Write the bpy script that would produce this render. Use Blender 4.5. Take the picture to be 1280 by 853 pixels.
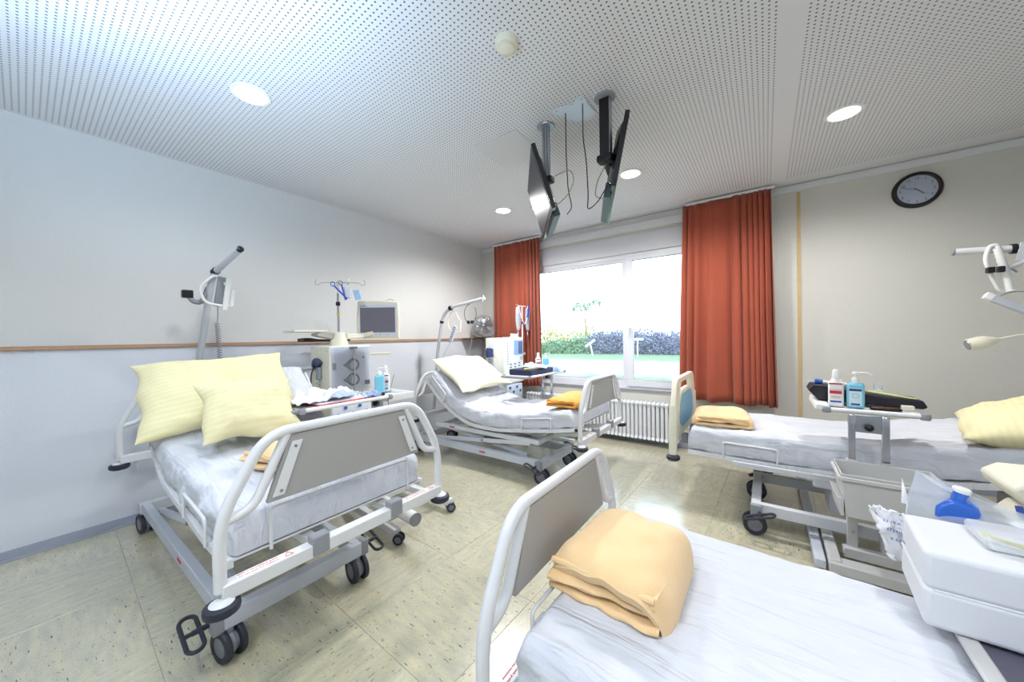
import bpy, bmesh, math, random
from mathutils import Vector, Matrix, noise
from math import pi, sin, cos, radians

for o in list(bpy.data.objects): bpy.data.objects.remove(o)
S = bpy.context.scene
COL = S.collection
V = Vector
random.seed(7)

# ------------------------------------------------------------------ camera, light, exposure
CAMH = 1.35
yaw, pitch, roll, FPX = .6244, -.0119, -.0176, 440.0
_r = V((cos(yaw), sin(yaw), 0)); _f = V((-sin(yaw)*cos(pitch), cos(yaw)*cos(pitch), sin(pitch)))
_u = _r.cross(_f)
_r, _u = cos(roll)*_r + sin(roll)*_u, -sin(roll)*_r + cos(roll)*_u
cam = bpy.data.cameras.new('camera'); camo = bpy.data.objects.new('camera', cam); COL.objects.link(camo)
cam.sensor_width = 36; cam.sensor_fit = 'HORIZONTAL'; cam.lens = 36*FPX/1280; cam.clip_start = .02; cam.clip_end = 400
M4 = Matrix((_r, _u, -_f)).transposed().to_4x4(); M4.translation = V((0, 0, CAMH))
camo.matrix_world = M4
S.camera = camo

S.view_settings.view_transform = 'Standard'; S.view_settings.look = 'None'; S.view_settings.gamma = 1
S.view_settings.use_curve_mapping = False
S.view_settings.exposure = 0.36
W_ = bpy.data.worlds.new('world'); S.world = W_; W_.use_nodes = True
bg = W_.node_tree.nodes['Background']; bg.inputs[0].default_value = (.68, .83, 1, 1); bg.inputs[1].default_value = 3.9
sun = bpy.data.lights.new('sun', 'SUN'); sun.energy = 1.6; sun.angle = radians(.6); sun.color = (1, .96, .88)
suno = bpy.data.objects.new('sun', sun); COL.objects.link(suno)
suno.rotation_euler = V((-.25, 1, -.75)).to_track_quat('-Z', 'Y').to_euler()

def area(name, loc, direction, sx, sy, power, color, spread=180):
    l = bpy.data.lights.new(name, 'AREA'); l.shape = 'RECTANGLE'; l.size = sx; l.size_y = sy
    l.energy = power; l.color = color; l.spread = radians(spread)
    o = bpy.data.objects.new(name, l); COL.objects.link(o); o.location = loc
    o.rotation_euler = V(direction).to_track_quat('-Z', 'Y').to_euler(); return o
# the photographer's flash, bounced off the ceiling behind and left of the camera
area('bounce_flash', (-1.35, -.25, 1.8), (-.5, .3, 1), .5, .5, 27, (.5, .72, 1), 120)
area('added_fill', (.2, -1.1, 1.8), (.1, .1, 1), .4, .4, 46, (.74, .86, 1), 150)  # added fill lamp behind the camera, aimed up to brighten the whole room
LAMP_POWER = 17

# ------------------------------------------------------------------ materials
def lin(c):
    return tuple((x/12.92 if x <= .04045 else ((x+.055)/1.055)**2.4) for x in c)
def hexc(h): return lin(tuple(int(h[i:i+2], 16)/255 for i in (0, 2, 4)))
MATS = {}
def mat(name, col, rough=.5, metal=0, var=.04, nscale=30, bump=0, bscale=60, trans=0, alpha=1, coat=0, sheen=0, emit=None, ior=1.45, spec=.5):
    if name in MATS: return MATS[name]
    m = bpy.data.materials.new(name); m.use_nodes = True; nt = m.node_tree; N = nt.nodes; L = nt.links
    p = N['Principled BSDF']
    c = hexc(col) if isinstance(col, str) else col
    p.inputs['Roughness'].default_value = rough; p.inputs['Metallic'].default_value = metal
    p.inputs['IOR'].default_value = ior; p.inputs['Transmission Weight'].default_value = trans
    p.inputs['Coat Weight'].default_value = coat; p.inputs['Sheen Weight'].default_value = sheen
    p.inputs['Alpha'].default_value = alpha; p.inputs['Specular IOR Level'].default_value = spec
    tc = N.new('ShaderNodeTexCoord')
    nz = N.new('ShaderNodeTexNoise'); nz.inputs['Scale'].default_value = nscale; nz.inputs['Detail'].default_value = 3
    L.new(tc.outputs['Object'], nz.inputs['Vector'])
    mx = N.new('ShaderNodeMixRGB'); mx.inputs[1].default_value = (*[max(0, x*(1-var)) for x in c], 1)
    mx.inputs[2].default_value = (*[min(1, x*(1+var)) for x in c], 1)
    L.new(nz.outputs['Fac'], mx.inputs[0]); L.new(mx.outputs[0], p.inputs['Base Color'])
    if bump:
        n2 = N.new('ShaderNodeTexNoise'); n2.inputs['Scale'].default_value = bscale; n2.inputs['Detail'].default_value = 4
        L.new(tc.outputs['Object'], n2.inputs['Vector'])
        b = N.new('ShaderNodeBump'); b.inputs['Strength'].default_value = bump; b.inputs['Distance'].default_value = .01
        L.new(n2.outputs['Fac'], b.inputs['Height']); L.new(b.outputs[0], p.inputs['Normal'])
    if emit:
        p.inputs['Emission Color'].default_value = (*emit[0], 1); p.inputs['Emission Strength'].default_value = emit[1]
    MATS[name] = m; return m
def glass_film(name, tint, opac, rough=.05):
    m = bpy.data.materials.new(name); m.use_nodes = True; nt = m.node_tree; N = nt.nodes; L = nt.links
    N.remove(N['Principled BSDF']); out = N['Material Output']
    t = N.new('ShaderNodeBsdfTransparent'); t.inputs[0].default_value = (*tint, 1)
    p = N.new('ShaderNodeBsdfPrincipled'); p.inputs['Base Color'].default_value = (.9, .93, .97, 1); p.inputs['Roughness'].default_value = rough
    fr = N.new('ShaderNodeFresnel'); fr.inputs[0].default_value = 1.45
    ad = N.new('ShaderNodeMath'); ad.operation = 'ADD'; ad.use_clamp = True; ad.inputs[1].default_value = opac
    L.new(fr.outputs[0], ad.inputs[0])
    mx = N.new('ShaderNodeMixShader'); L.new(ad.outputs[0], mx.inputs[0]); L.new(t.outputs[0], mx.inputs[1]); L.new(p.outputs[0], mx.inputs[2])
    L.new(mx.outputs[0], out.inputs[0]); MATS[name] = m; return m

white_paint = mat('white powder-coated steel', 'DBDCDE', .35, var=.02)
grey_paint = mat('grey powder-coated steel', 'C9CCD2', .38, var=.03)
blue_paint = mat('pale blue-grey steel', 'BFC4CE', .35, var=.03)
panel_grey = mat('grey laminate board', 'A3A29F', .45, var=.03, nscale=200)
chrome = mat('chrome', 'C8CCD2', .18, metal=1)
steel = mat('brushed steel', 'A8ACB2', .3, metal=.9)
dark_rubber = mat('dark grey rubber', '2B2E3A', .55)
black = mat('black plastic', '141418', .4)
black_vinyl = mat('black vinyl', '1C1A24', .45, bump=.15, bscale=200)
dgrey = mat('grey plastic cap', '8F9399', .5)
blueplastic = mat('dark slate blue plastic', '3C4664', .45)
hub_grey = mat('grey wheel hub', '73757F', .4)
sheet = mat('white cotton sheet', 'CFD2DA', .85, var=.02, nscale=12, bump=.25, bscale=28)
_nt = sheet.node_tree; _N = _nt.nodes; _L = _nt.links
_mp = _N.new('ShaderNodeMapping'); _mp.inputs['Scale'].default_value = (1.6, 11, 5); _L.new([n for n in _N if n.type == 'TEX_COORD'][0].outputs['Object'], _mp.inputs[0])
_fn = _N.new('ShaderNodeTexNoise'); _fn.inputs['Scale'].default_value = 1.4; _fn.inputs['Detail'].default_value = 3; _fn.inputs['Distortion'].default_value = .8; _L.new(_mp.outputs[0], _fn.inputs['Vector'])
_b0 = [n for n in _N if n.type == 'BUMP'][0]; _b1 = _N.new('ShaderNodeBump'); _b1.inputs['Strength'].default_value = .6; _b1.inputs['Distance'].default_value = .05
_L.new(_fn.outputs['Fac'], _b1.inputs['Height']); _L.new(_b0.outputs[0], _b1.inputs['Normal']); _L.new(_b1.outputs[0], _N['Principled BSDF'].inputs['Normal'])
cream = mat('cream plastic', 'E3DFCC', .45, var=.02)
whitep = mat('white plastic', 'ECECEA', .4, var=.01)
paper = mat('white paper', 'F0F1F4', .8, var=.01)
foam = mat('white vinyl foam', 'D8DADF', .55, var=.015, nscale=8, bump=.06, bscale=180)
red = mat('red print', 'C8303A', .5)
bluep = mat('blue print', '2F57B0', .5)
navy = mat('navy fabric', '2A3566', .7)
clear = glass_film('clear plastic', (.97, .98, 1), .06)
bagfilm = glass_film('clear plastic bag film', (.93, .95, .99), .26, .12)
aqua = mat('aqua disinfectant bottle', '7CC6DE', .25, coat=.4, var=.02)
bluebottle = mat('blue bottle plastic', '2F70D8', .3, coat=.4, trans=.15)
yellow = mat('yellow plastic', 'E2DC28', .4)
beige = mat('beige tray plastic', 'C3C3C2', .45)
tray_grey = mat('light grey tray', 'C6C5C8', .45)
wood = mat('beech dado wood', 'BE9573', .5, var=.1, nscale=40)
coil_grey = mat('grey cable', '8E9296', .5)
clampblue = mat('blue clamp plastic', '2246B8', .35)

def striped_fabric(name, c1, c2, freq, axis='Y'):
    m = mat(name, c1, .8, var=.02, nscale=10, bump=.15, bscale=140, sheen=.1)
    nt = m.node_tree; N = nt.nodes; L = nt.links; p = N['Principled BSDF']
    tc = N.new('ShaderNodeTexCoord'); w = N.new('ShaderNodeTexWave'); w.bands_direction = axis; w.inputs['Scale'].default_value = freq
    w.inputs['Distortion'].default_value = .4; w.inputs['Detail'].default_value = 1
    L.new(tc.outputs['UV'], w.inputs['Vector'])
    mx = N.new('ShaderNodeMixRGB'); mx.inputs[1].default_value = (*hexc(c1), 1); mx.inputs[2].default_value = (*hexc(c2), 1)
    L.new(w.outputs['Fac'], mx.inputs[0]); L.new(mx.outputs[0], p.inputs['Base Color'])
    return m
pillow_yellow = striped_fabric('pale yellow damask pillowcase', 'E9E2B6', 'E5DCAC', 5)
pillow_ivory = striped_fabric('ivory damask pillowcase', 'E9E6D2', 'E6E1C4', 5)

def fleece(name, c1, c2):
    m = mat(name, c1, .95, var=.03, bump=.35, bscale=350, sheen=.3)
    nt = m.node_tree; N = nt.nodes; L = nt.links; p = N['Principled BSDF']
    tc = N.new('ShaderNodeTexCoord'); w = N.new('ShaderNodeTexNoise'); w.inputs['Scale'].default_value = 14; w.inputs['Detail'].default_value = 6
    L.new(tc.outputs['Object'], w.inputs['Vector'])
    mx = N.new('ShaderNodeMixRGB'); mx.inputs[1].default_value = (*hexc(c1), 1); mx.inputs[2].default_value = (*hexc(c2), 1)
    L.new(w.outputs['Fac'], mx.inputs[0]); L.new(mx.outputs[0], p.inputs['Base Color'])
    return m
orange_fleece = fleece('apricot fleece', 'F3D3A4', 'EDC68E')
deep_fleece = fleece('deep orange fleece', 'EDAE4E', 'E29C38')

# ------------------------------------------------------------------ mesh builder
ORG = {}
class MB:
    def __init__(s): s.v = []; s.f = []; s.uv = None
    def add(s, vs, fs):
        n = len(s.v); s.v += [V(p) for p in vs]; s.f += [tuple(i+n for i in f) for f in fs]; return s
    def box(s, x0, x1, y0, y1, z0, z1):
        return s.add([(x, y, z) for x in (x0, x1) for y in (y0, y1) for z in (z0, z1)],
                     [(0, 1, 3, 2), (4, 6, 7, 5), (0, 4, 5, 1), (2, 3, 7, 6), (0, 2, 6, 4), (1, 5, 7, 3)])
    def beam(s, a, b, w, h, up=(0, 0, 1)):
        a, b = V(a), V(b); d = (b-a).normalized(); up = V(up)
        if abs(d.dot(up)) > .99: up = V((1, 0, 0))
        sx = d.cross(up).normalized(); sz = sx.cross(d)
        vs = [p + sx*i*w/2 + sz*j*h/2 for p in (a, b) for i, j in ((-1, -1), (1, -1), (1, 1), (-1, 1))]
        return s.add(vs, [(3, 2, 1, 0), (4, 5, 6, 7), (0, 1, 5, 4), (1, 2, 6, 5), (2, 3, 7, 6), (3, 0, 4, 7)])
    def tube(s, pts, r, seg=10, closed=False):
        pts = [V(p) for p in pts]; n = len(pts)
        T = []
        for i in range(n):
            if closed: t = pts[(i+1) % n]-pts[i-1]
            else: t = pts[min(i+1, n-1)]-pts[max(i-1, 0)]
            T.append(t.normalized())
        ref = V((0, 0, 1)) if abs(T[0].z) < .9 else V((1, 0, 0))
        N0 = T[0].cross(ref).normalized(); Ns = [N0]
        for i in range(1, n):
            q = Ns[-1] - T[i]*Ns[-1].dot(T[i])
            Ns.append(q.normalized() if q.length > 1e-6 else Ns[-1])
        vs = []
        rr = r if callable(r) else (lambda t: r)
        for i in range(n):
            B = T[i].cross(Ns[i]); R = rr(i/max(1, n-1))
            for k in range(seg):
                a = 2*pi*k/seg; vs.append(pts[i] + (Ns[i]*cos(a)+B*sin(a))*R)
        fs = []
        for i in range(n if closed else n-1):
            j = (i+1) % n
            for k in range(seg):
                l = (k+1) % seg; fs.append((i*seg+k, i*seg+l, j*seg+l, j*seg+k))
        if not closed: fs += [tuple(range(seg))[::-1], tuple((n-1)*seg+k for k in range(seg))]
        return s.add(vs, fs)
    def cyl(s, a, b, r, seg=16): return s.tube([a, b], r, seg)
    def lathe(s, prof, c=(0, 0, 0), axis=(0, 0, 1), seg=20, ring=False):
        ax = V(axis).normalized(); c = V(c)
        ref = V((0, 0, 1)) if abs(ax.z) < .9 else V((1, 0, 0))
        a1 = ax.cross(ref).normalized(); a2 = ax.cross(a1)
        vs = [c+ax*z+(a1*cos(2*pi*k/seg)+a2*sin(2*pi*k/seg))*max(r, 1e-5) for r, z in prof for k in range(seg)]
        n = len(prof); fs = [(i*seg+k, i*seg+(k+1) % seg, (i+1)*seg+(k+1) % seg, (i+1)*seg+k) for i in range(n-1) for k in range(seg)]
        if ring: fs += [((n-1)*seg+k, (n-1)*seg+(k+1) % seg, (k+1) % seg, k) for k in range(seg)]
        else: fs += [tuple(range(seg)), tuple((n-1)*seg+k for k in range(seg))]
        return s.add(vs, fs)
    def prism(s, poly, o, ux, uy, d):
        """polygon in frame (o,ux,uy) extruded by vector d"""
        o, ux, uy, d = V(o), V(ux), V(uy), V(d); n = len(poly)
        a = [o+ux*p[0]+uy*p[1] for p in poly]
        return s.add(a+[p+d for p in a], [tuple(range(n)), tuple(range(n, 2*n))[::-1]]+[(i, (i+1) % n, n+(i+1) % n, n+i) for i in range(n)])
    def grid(s, fn, nu, nv, closeu=False):
        vs = [fn(i/(nu if closeu else nu-1), j/(nv-1)) for i in range(nu) for j in range(nv)]
        fs = []
        for i in range(nu if closeu else nu-1):
            for j in range(nv-1):
                k = (i+1) % nu
                fs.append((i*nv+j, k*nv+j, k*nv+j+1, i*nv+j+1))
        return s.add(vs, fs)
    def build(s, name, m, parent=None, bevel=0, smooth=True, recalc=True, solid=0, uv=False, org=None):
        if parent is not None: org = ORG.get(parent.name, V((0, 0, 0)))
        elif org is None: org = V((0, 0, 0))
        me = bpy.data.meshes.new(name); me.from_pydata([v-org for v in s.v], [], s.f)
        bm = bmesh.new(); bm.from_mesh(me)
        bmesh.ops.remove_doubles(bm, verts=bm.verts, dist=1e-5)
        if recalc: bmesh.ops.recalc_face_normals(bm, faces=bm.faces)
        bm.to_mesh(me); bm.free()
        if s.uv:
            ul = me.uv_layers.new(name='UVMap')
            for p in me.polygons:
                for li in p.loop_indices:
                    co = me.vertices[me.loops[li].vertex_index].co+org; ul.data[li].uv = s.uv(co)
        me.materials.append(m)
        if smooth: me.shade_smooth() if hasattr(me, 'shade_smooth') else None
        o = bpy.data.objects.new(name, me); COL.objects.link(o)
        if parent is not None: o.parent = parent; ORG[o.name] = org
        else: o.location = org; ORG[o.name] = org
        if bevel:
            b = o.modifiers.new('bevel', 'BEVEL'); b.width = bevel; b.segments = 2; b.limit_method = 'ANGLE'; b.angle_limit = radians(40)
        if smooth:
            try: me.set_sharp_from_angle(angle=radians(42))
            except Exception: pass
        if solid:
            q = o.modifiers.new('solid', 'SOLIDIFY'); q.thickness = solid; q.offset = 0
        return o
def fillet(pts, r, n=5, closed=False):
    pts = [V(p) for p in pts]; out = []; m = len(pts)
    for i, p in enumerate(pts):
        if not closed and i in (0, m-1): out.append(p); continue
        a, b = pts[i-1], pts[(i+1) % m]; da, db = a-p, b-p
        rr = r[i] if isinstance(r, (list, tuple)) else r
        k = min(rr, da.length*.48, db.length*.48); a1 = p+da.normalized()*k; b1 = p+db.normalized()*k
        for t in range(n+1):
            t /= n; out.append(a1*(1-t)**2+p*2*t*(1-t)+b1*t*t)
    return out
def thing(name, label, cat, loc, group=None):
    o = bpy.data.objects.new(name, None); COL.objects.link(o); o.location = loc; o.empty_display_size = .05
    ORG[o.name] = V(loc); o['label'] = label; o['category'] = cat
    if group: o['group'] = group
    return o
def tag(o, label, cat, group=None):
    o['label'] = label; o['category'] = cat
    if group: o['group'] = group
    return o
def struct(o): o['kind'] = 'structure'; return o
def inst(src, parent, loc=(0, 0, 0), rot=(0, 0, 0), scale=(1, 1, 1)):
    o = src.copy(); COL.objects.link(o); o.parent = parent; o.location = loc; o.rotation_euler = rot; o.scale = scale; return o
def text_mesh(txt, size, o, ux, uy, name, m, parent, depth=.0006, align='LEFT'):
    cu = bpy.data.curves.new('t', 'FONT'); cu.body = txt; cu.size = size; cu.extrude = depth/2; cu.align_x = align; cu.resolution_u = 2
    ob = bpy.data.objects.new('t', cu); COL.objects.link(ob)
    dg = bpy.context.evaluated_depsgraph_get(); me = bpy.data.meshes.new_from_object(ob.evaluated_get(dg))
    bpy.data.objects.remove(ob)
    ux, uy = V(ux).normalized(), V(uy).normalized(); uz = ux.cross(uy)
    org = ORG.get(parent.name, V((0, 0, 0))) if parent else V((0, 0, 0))
    M = Matrix((ux, uy, uz)).transposed().to_4x4(); M.translation = V(o)-org
    me.transform(M); me.materials.clear(); me.materials.append(m)
    q = bpy.data.objects.new(name, me); COL.objects.link(q); q.parent = parent; ORG[q.name] = org; return q
def nz(x, y, z, s=1.0): return noise.noise(V((x, y, z))*s)

# ------------------------------------------------------------------ room
LX, BY, RX, FY, CZ = -3.87, 4.54, 2.6, -2.2, 2.829
def wall_mat(name, col, col2=None, zsplit=1.33):
    m = mat(name, col, .75, var=.015, nscale=3)
    nt = m.node_tree; N = nt.nodes; L = nt.links; p = N['Principled BSDF']; tc = N.new('ShaderNodeTexCoord')
    n2 = N.new('ShaderNodeTexNoise'); n2.inputs['Scale'].default_value = 150; n2.inputs['Detail'].default_value = 2
    w = N.new('ShaderNodeTexVoronoi'); w.inputs['Scale'].default_value = 110
    L.new(tc.outputs['Object'], n2.inputs['Vector']); L.new(tc.outputs['Object'], w.inputs['Vector'])
    ad = N.new('ShaderNodeMath'); L.new(n2.outputs['Fac'], ad.inputs[0]); L.new(w.outputs['Distance'], ad.inputs[1])
    b = N.new('ShaderNodeBump'); b.inputs['Strength'].default_value = .35; b.inputs['Distance'].default_value = .004
    L.new(ad.outputs[0], b.inputs['Height']); L.new(b.outputs[0], p.inputs['Normal'])
    if col2:
        sp = N.new('ShaderNodeSeparateXYZ'); L.new(tc.outputs['Object'], sp.inputs[0])
        lt = N.new('ShaderNodeMath'); lt.operation = 'LESS_THAN'; lt.inputs[1].default_value = zsplit; L.new(sp.outputs['Z'], lt.inputs[0])
        mx = N.new('ShaderNodeMixRGB'); mx.inputs[1].default_value = (*hexc(col), 1); mx.inputs[2].default_value = (*hexc(col2), 1)
        L.new(lt.outputs[0], mx.inputs[0]); L.new(mx.outputs[0], p.inputs['Base Color'])
    return m
wl = wall_mat('left wall woodchip paint', 'D6D6D4', 'DADEE6')
wb = wall_mat('back wall woodchip paint', 'CFCDC5')
struct(MB().box(LX-.2, LX, FY-.2, BY+.3, -.1, CZ+.2).build('wall_left', wl, smooth=False))
struct(MB().box(LX, RX, FY-.2, FY, -.1, CZ+.2).build('wall_front', wl, smooth=False))
struct(MB().box(RX, RX+.2, FY-.2, BY+.3, -.1, CZ+.2).build('wall_right', wl, smooth=False))
# back wall with window opening
WX0, WX1, WZ0, WZ1 = -2.95, -.66, .66, 2.62
mb = MB(); mb.box(LX, WX0, BY, BY+.3, -.1, CZ+.2).box(WX1, RX, BY, BY+.3, -.1, CZ+.2).box(WX0, WX1, BY, BY+.3, -.1, WZ0).box(WX0, WX1, BY, BY+.3, WZ1, CZ+.2)
struct(mb.build('wall_back', wb, smooth=False))

# ceiling with perforated gypsum board
cm = mat('perforated ceiling board', 'D2D4D9', .8, var=.01)
nt = cm.node_tree; N = nt.nodes; L = nt.links; p = N['Principled BSDF']; tc = N.new('ShaderNodeTexCoord')
sp = N.new('ShaderNodeSeparateXYZ'); L.new(tc.outputs['Object'], sp.inputs[0])
def mth(op, a, b=None, c=None):
    n = N.new('ShaderNodeMath'); n.operation = op
    for i, q in enumerate((a, b, c)):
        if q is None: continue
        if isinstance(q, (int, float)): n.inputs[i].default_value = q
        else: L.new(q, n.inputs[i])
    return n.outputs[0]
P_ = .0255
def cell(o, off): return mth('SUBTRACT', mth('MODULO', mth('ADD', o, 20.4+off), P_), P_/2)
cx, cy = cell(sp.outputs['X'], -.05+P_/2), cell(sp.outputs['Y'], 0)
r2 = mth('SQRT', mth('ADD', mth('MULTIPLY', cx, cx), mth('MULTIPLY', cy, cy)))
hole = mth('LESS_THAN', r2, .0047)
instrip = mth('MULTIPLY', mth('GREATER_THAN', sp.outputs['X'], .064), mth('LESS_THAN', sp.outputs['X'], .166))
rng = mth('LESS_THAN', sp.outputs['Y'], 4.34)
lft = mth('GREATER_THAN', sp.outputs['X'], LX+.04)
hole = mth('MULTIPLY', mth('MULTIPLY', hole, mth('SUBTRACT', 1, instrip)), mth('MULTIPLY', rng, lft))
mx = N.new('ShaderNodeMixRGB'); mx.inputs[1].default_value = (*hexc('DCDDE0'), 1); mx.inputs[2].default_value = (*hexc('5E6167'), 1)
L.new(hole, mx.inputs[0]); L.new(mx.outputs[0], p.inputs['Base Color'])
struct(MB().box(LX-.2, RX+.2, FY-.2, BY+.3, CZ, CZ+.2).build('ceiling', cm, smooth=False))
trimw = mat('white ceiling trim paint', 'D8D9DA', .6)
struct(MB().box(LX, RX, BY-.012, BY, CZ-.075, CZ-.012).build('trim_1', trimw, bevel=.004))
# dado rail on the left wall, turning the corner to the curtain
mb = MB().box(LX, LX+.022, FY, BY, 1.318, 1.342).box(LX+.022, -3.5, BY-.022, BY, 1.318, 1.342)
struct(mb.build('trim_2', wood, bevel=.003))
struct(MB().box(.262, .29, BY-.008, BY, .08, CZ-.09).build('trim_3', mat('ochre wall profile', 'C6AB7C', .6, var=.15, nscale=25)))
bb = mat('grey vinyl skirting', '9FA5B2', .5)
mb = MB().box(LX, LX+.012, FY, BY, 0, .062).box(LX, LX+.03, FY, BY, 0, .008)
struct(mb.build('baseboard_left', bb, bevel=.002))
struct(MB().box(LX, RX, BY-.014, BY, 0, .09).build('baseboard_back', bb, bevel=.002))
struct(MB().box(RX-.012, RX, FY, BY, 0, .062).build('baseboard_right', bb))

# ------------------------------------------------------------------ floor with tiles
def tile_mat(name, along):
    m = bpy.data.materials.new(name); m.use_nodes = True; nt = m.node_tree; N = nt.nodes; L = nt.links; p = N['Principled BSDF']
    tc = N.new('ShaderNodeTexCoord'); oi = N.new('ShaderNodeObjectInfo')
    ofs = N.new('ShaderNodeVectorMath'); ofs.operation = 'MULTIPLY_ADD'
    cmb = N.new('ShaderNodeCombineXYZ'); L.new(oi.outputs['Random'], cmb.inputs[0]); L.new(oi.outputs['Random'], cmb.inputs[1])
    L.new(cmb.outputs[0], ofs.inputs[0]); ofs.inputs[1].default_value = (37, 53, 0); L.new(tc.outputs['Object'], ofs.inputs[2])
    def noisy(sc, det, ramp, stretch):
        mp = N.new('ShaderNodeMapping'); mp.inputs['Scale'].default_value = stretch; L.new(ofs.outputs[0], mp.inputs[0])
        n = N.new('ShaderNodeTexNoise'); n.inputs['Scale'].default_value = sc; n.inputs['Detail'].default_value = det; L.new(mp.outputs[0], n.inputs['Vector'])
        r = N.new('ShaderNodeValToRGB'); r.color_ramp.elements[0].position = ramp[0]; r.color_ramp.elements[1].position = ramp[1]
        L.new(n.outputs['Fac'], r.inputs[0]); return r.outputs[0]
    st = (1, 6, 1) if along else (1, 2.0, 1)
    base = noisy(8, 5, (.35, .7), (st[0], st[1]*.7, 1)); spk = noisy(26 if along else 48, 1, (.69, .715), (1, 5.5, 1) if along else (1, 1.8, 1)); lt = noisy(70, 2, (.4, .65), st)
    mx = N.new('ShaderNodeMixRGB'); mx.inputs[1].default_value = (*hexc('BEBBA6'), 1); mx.inputs[2].default_value = (*hexc('D4CCAA'), 1); L.new(base, mx.inputs[0])
    m1 = N.new('ShaderNodeMixRGB'); m1.blend_type = 'MULTIPLY'; m1.inputs[0].default_value = .16; L.new(mx.outputs[0], m1.inputs[1]); L.new(lt, m1.inputs[2])
    m2 = N.new('ShaderNodeMixRGB'); m2.inputs[2].default_value = (*hexc('4A4A44'), 1); L.new(spk, m2.inputs[0]); L.new(m1.outputs[0], m2.inputs[1])
    hv = N.new('ShaderNodeHueSaturation'); vv = N.new('ShaderNodeMath'); vv.operation = 'MULTIPLY_ADD'; vv.inputs[1].default_value = .08; vv.inputs[2].default_value = .96
    L.new(oi.outputs['Random'], vv.inputs[0]); L.new(vv.outputs[0], hv.inputs['Value']); L.new(m2.outputs[0], hv.inputs['Color'])
    L.new(hv.outputs[0], p.inputs['Base Color']); p.inputs['Roughness'].default_value = .2; p.inputs['Coat Weight'].default_value = 1; p.inputs['Coat Roughness'].default_value = .2; p.inputs['Coat IOR'].default_value = 1.75
    p.inputs['Specular IOR Level'].default_value = .6
    rn = N.new('ShaderNodeTexNoise'); rn.inputs['Scale'].default_value = 5; L.new(tc.outputs['Object'], rn.inputs['Vector'])
    b = N.new('ShaderNodeBump'); b.inputs['Strength'].default_value = .08; b.inputs['Distance'].default_value = .02; L.new(rn.outputs['Fac'], b.inputs['Height']); L.new(b.outputs[0], p.inputs['Normal'])
    return m
tA = tB = tile_mat('streaked vinyl tile', True)
floor = struct(MB().box(LX-.2, RX+.2, FY-.2, BY+.3, -.1, -.002).build('floor', mat('tile joint grey', '8E8B80', .7), smooth=False))
PT = .607; h = PT/2-.0007
def tmesh(m):
    mb = MB().add([(-h, -h, -.006), (h, -h, -.006), (h, h, -.006), (-h, h, -.006), (-h, -h, -.001), (h, -h, -.001), (h, h, -.001), (-h, h, -.001),
                   (-h+.001, -h+.001, 0), (h-.001, -h+.001, 0), (h-.001, h-.001, 0), (-h+.001, h-.001, 0)],
                  [(0, 1, 5, 4), (1, 2, 6, 5), (2, 3, 7, 6), (3, 0, 4, 7), (4, 5, 9, 8), (5, 6, 10, 9), (6, 7, 11, 10), (7, 4, 8, 11), (8, 9, 10, 11)])
    return mb.build('tile', m, floor, smooth=False)
tm = [tmesh(tA), tmesh(tB)]
first = [True, True]; th = -.0322
ex, ey = V((cos(th), sin(th), 0)), V((-sin(th), cos(th), 0)); o0 = V((-.395, .86, 0))
for i in range(-7, 7):
    for j in range(-6, 8):
        c = o0+ex*(i+.5)*PT+ey*(j+.5)*PT
        if not (LX-.1 < c.x < RX+.25 and FY-.1 < c.y < BY+.25): continue
        k = (i+j) % 2
        rot = th + (pi if random.random() < .5 else 0) + (pi/2 if k else 0)
        if first[k]: o = tm[k]; first[k] = False; o.location = c; o.rotation_euler = (0, 0, rot)
        else: inst(tm[k], floor, c, (0, 0, rot))

# ------------------------------------------------------------------ window, curtains, radiator
upvc = mat('white window frame plastic', 'DCDDE2', .35, var=.01)
win = struct(bpy.data.objects.new('window_1', None)); COL.objects.link(win); win.location = (-1.8, BY, .66); ORG['window_1'] = V((-1.8, BY, .66))
GZ0, GZ1 = .775, 2.3
mb = MB().box(WX0, WX1, BY+.02, BY+.09, WZ0, GZ0-.03).box(WX0, WX1, BY+.02, BY+.09, GZ1+.03, WZ1).box(WX0, WX0+.08, BY+.02, BY+.09, GZ0-.03, GZ1+.03)
mb.box(WX1-.05, WX1, BY+.02, BY+.09, GZ0-.03, GZ1+.03).box(-1.50, -1.44, BY+.02, BY+.09, GZ0-.03, GZ1+.03)
mb.build('window_frame', upvc, win, bevel=.004)
def sash(x0, x1, w, y, name):
    a = MB().box(x0, x1, y, y+.05, GZ0-w, GZ0).box(x0, x1, y, y+.05, GZ1, GZ1+w).box(x0, x0+w, y, y+.05, GZ0, GZ1).box(x1-w, x1, y, y+.05, GZ0, GZ1)
    f = a.build(name, upvc, win, bevel=.005)
    MB().box(x0+w-.003, x1-w+.003, y+.022, y+.028, GZ0-.003, GZ1+.003).build('pane', glass_film('window glass', (.97, .99, .99), .0, .0) if 'window glass' not in MATS else MATS['window glass'], f)
    return f
sash(-2.88, -1.475, .035, BY+.03, 'fixed_light')
sash(-1.455, -.68, .085, BY-.002, 'casement')
mb = MB().box(-1.425, -1.40, BY-.02, BY-.002, 1.38, 1.45).box(-1.42, -1.405, BY-.045, BY-.02, 1.33, 1.44)
mb.build('window_handle', upvc, win, bevel=.004)
MB().box(WX0, WX1, BY-.006, BY+.02, GZ1+.09, WZ1).build('shutter_box_panel', mat('shutter box cover', 'D5D6DB', .5), win, bevel=.002)
mb = MB().box(-3.0, WX1+.02, BY-.03, BY+.02, .655, .668)
mb.build('window_sill', mat('grey sill edge', 'B9BAC2', .4), win, bevel=.003)
struct(MB().box(-3.5, .05, BY-.05, BY-.0, 2.65, 2.745).build('trim_4', trimw, bevel=.004))

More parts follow.
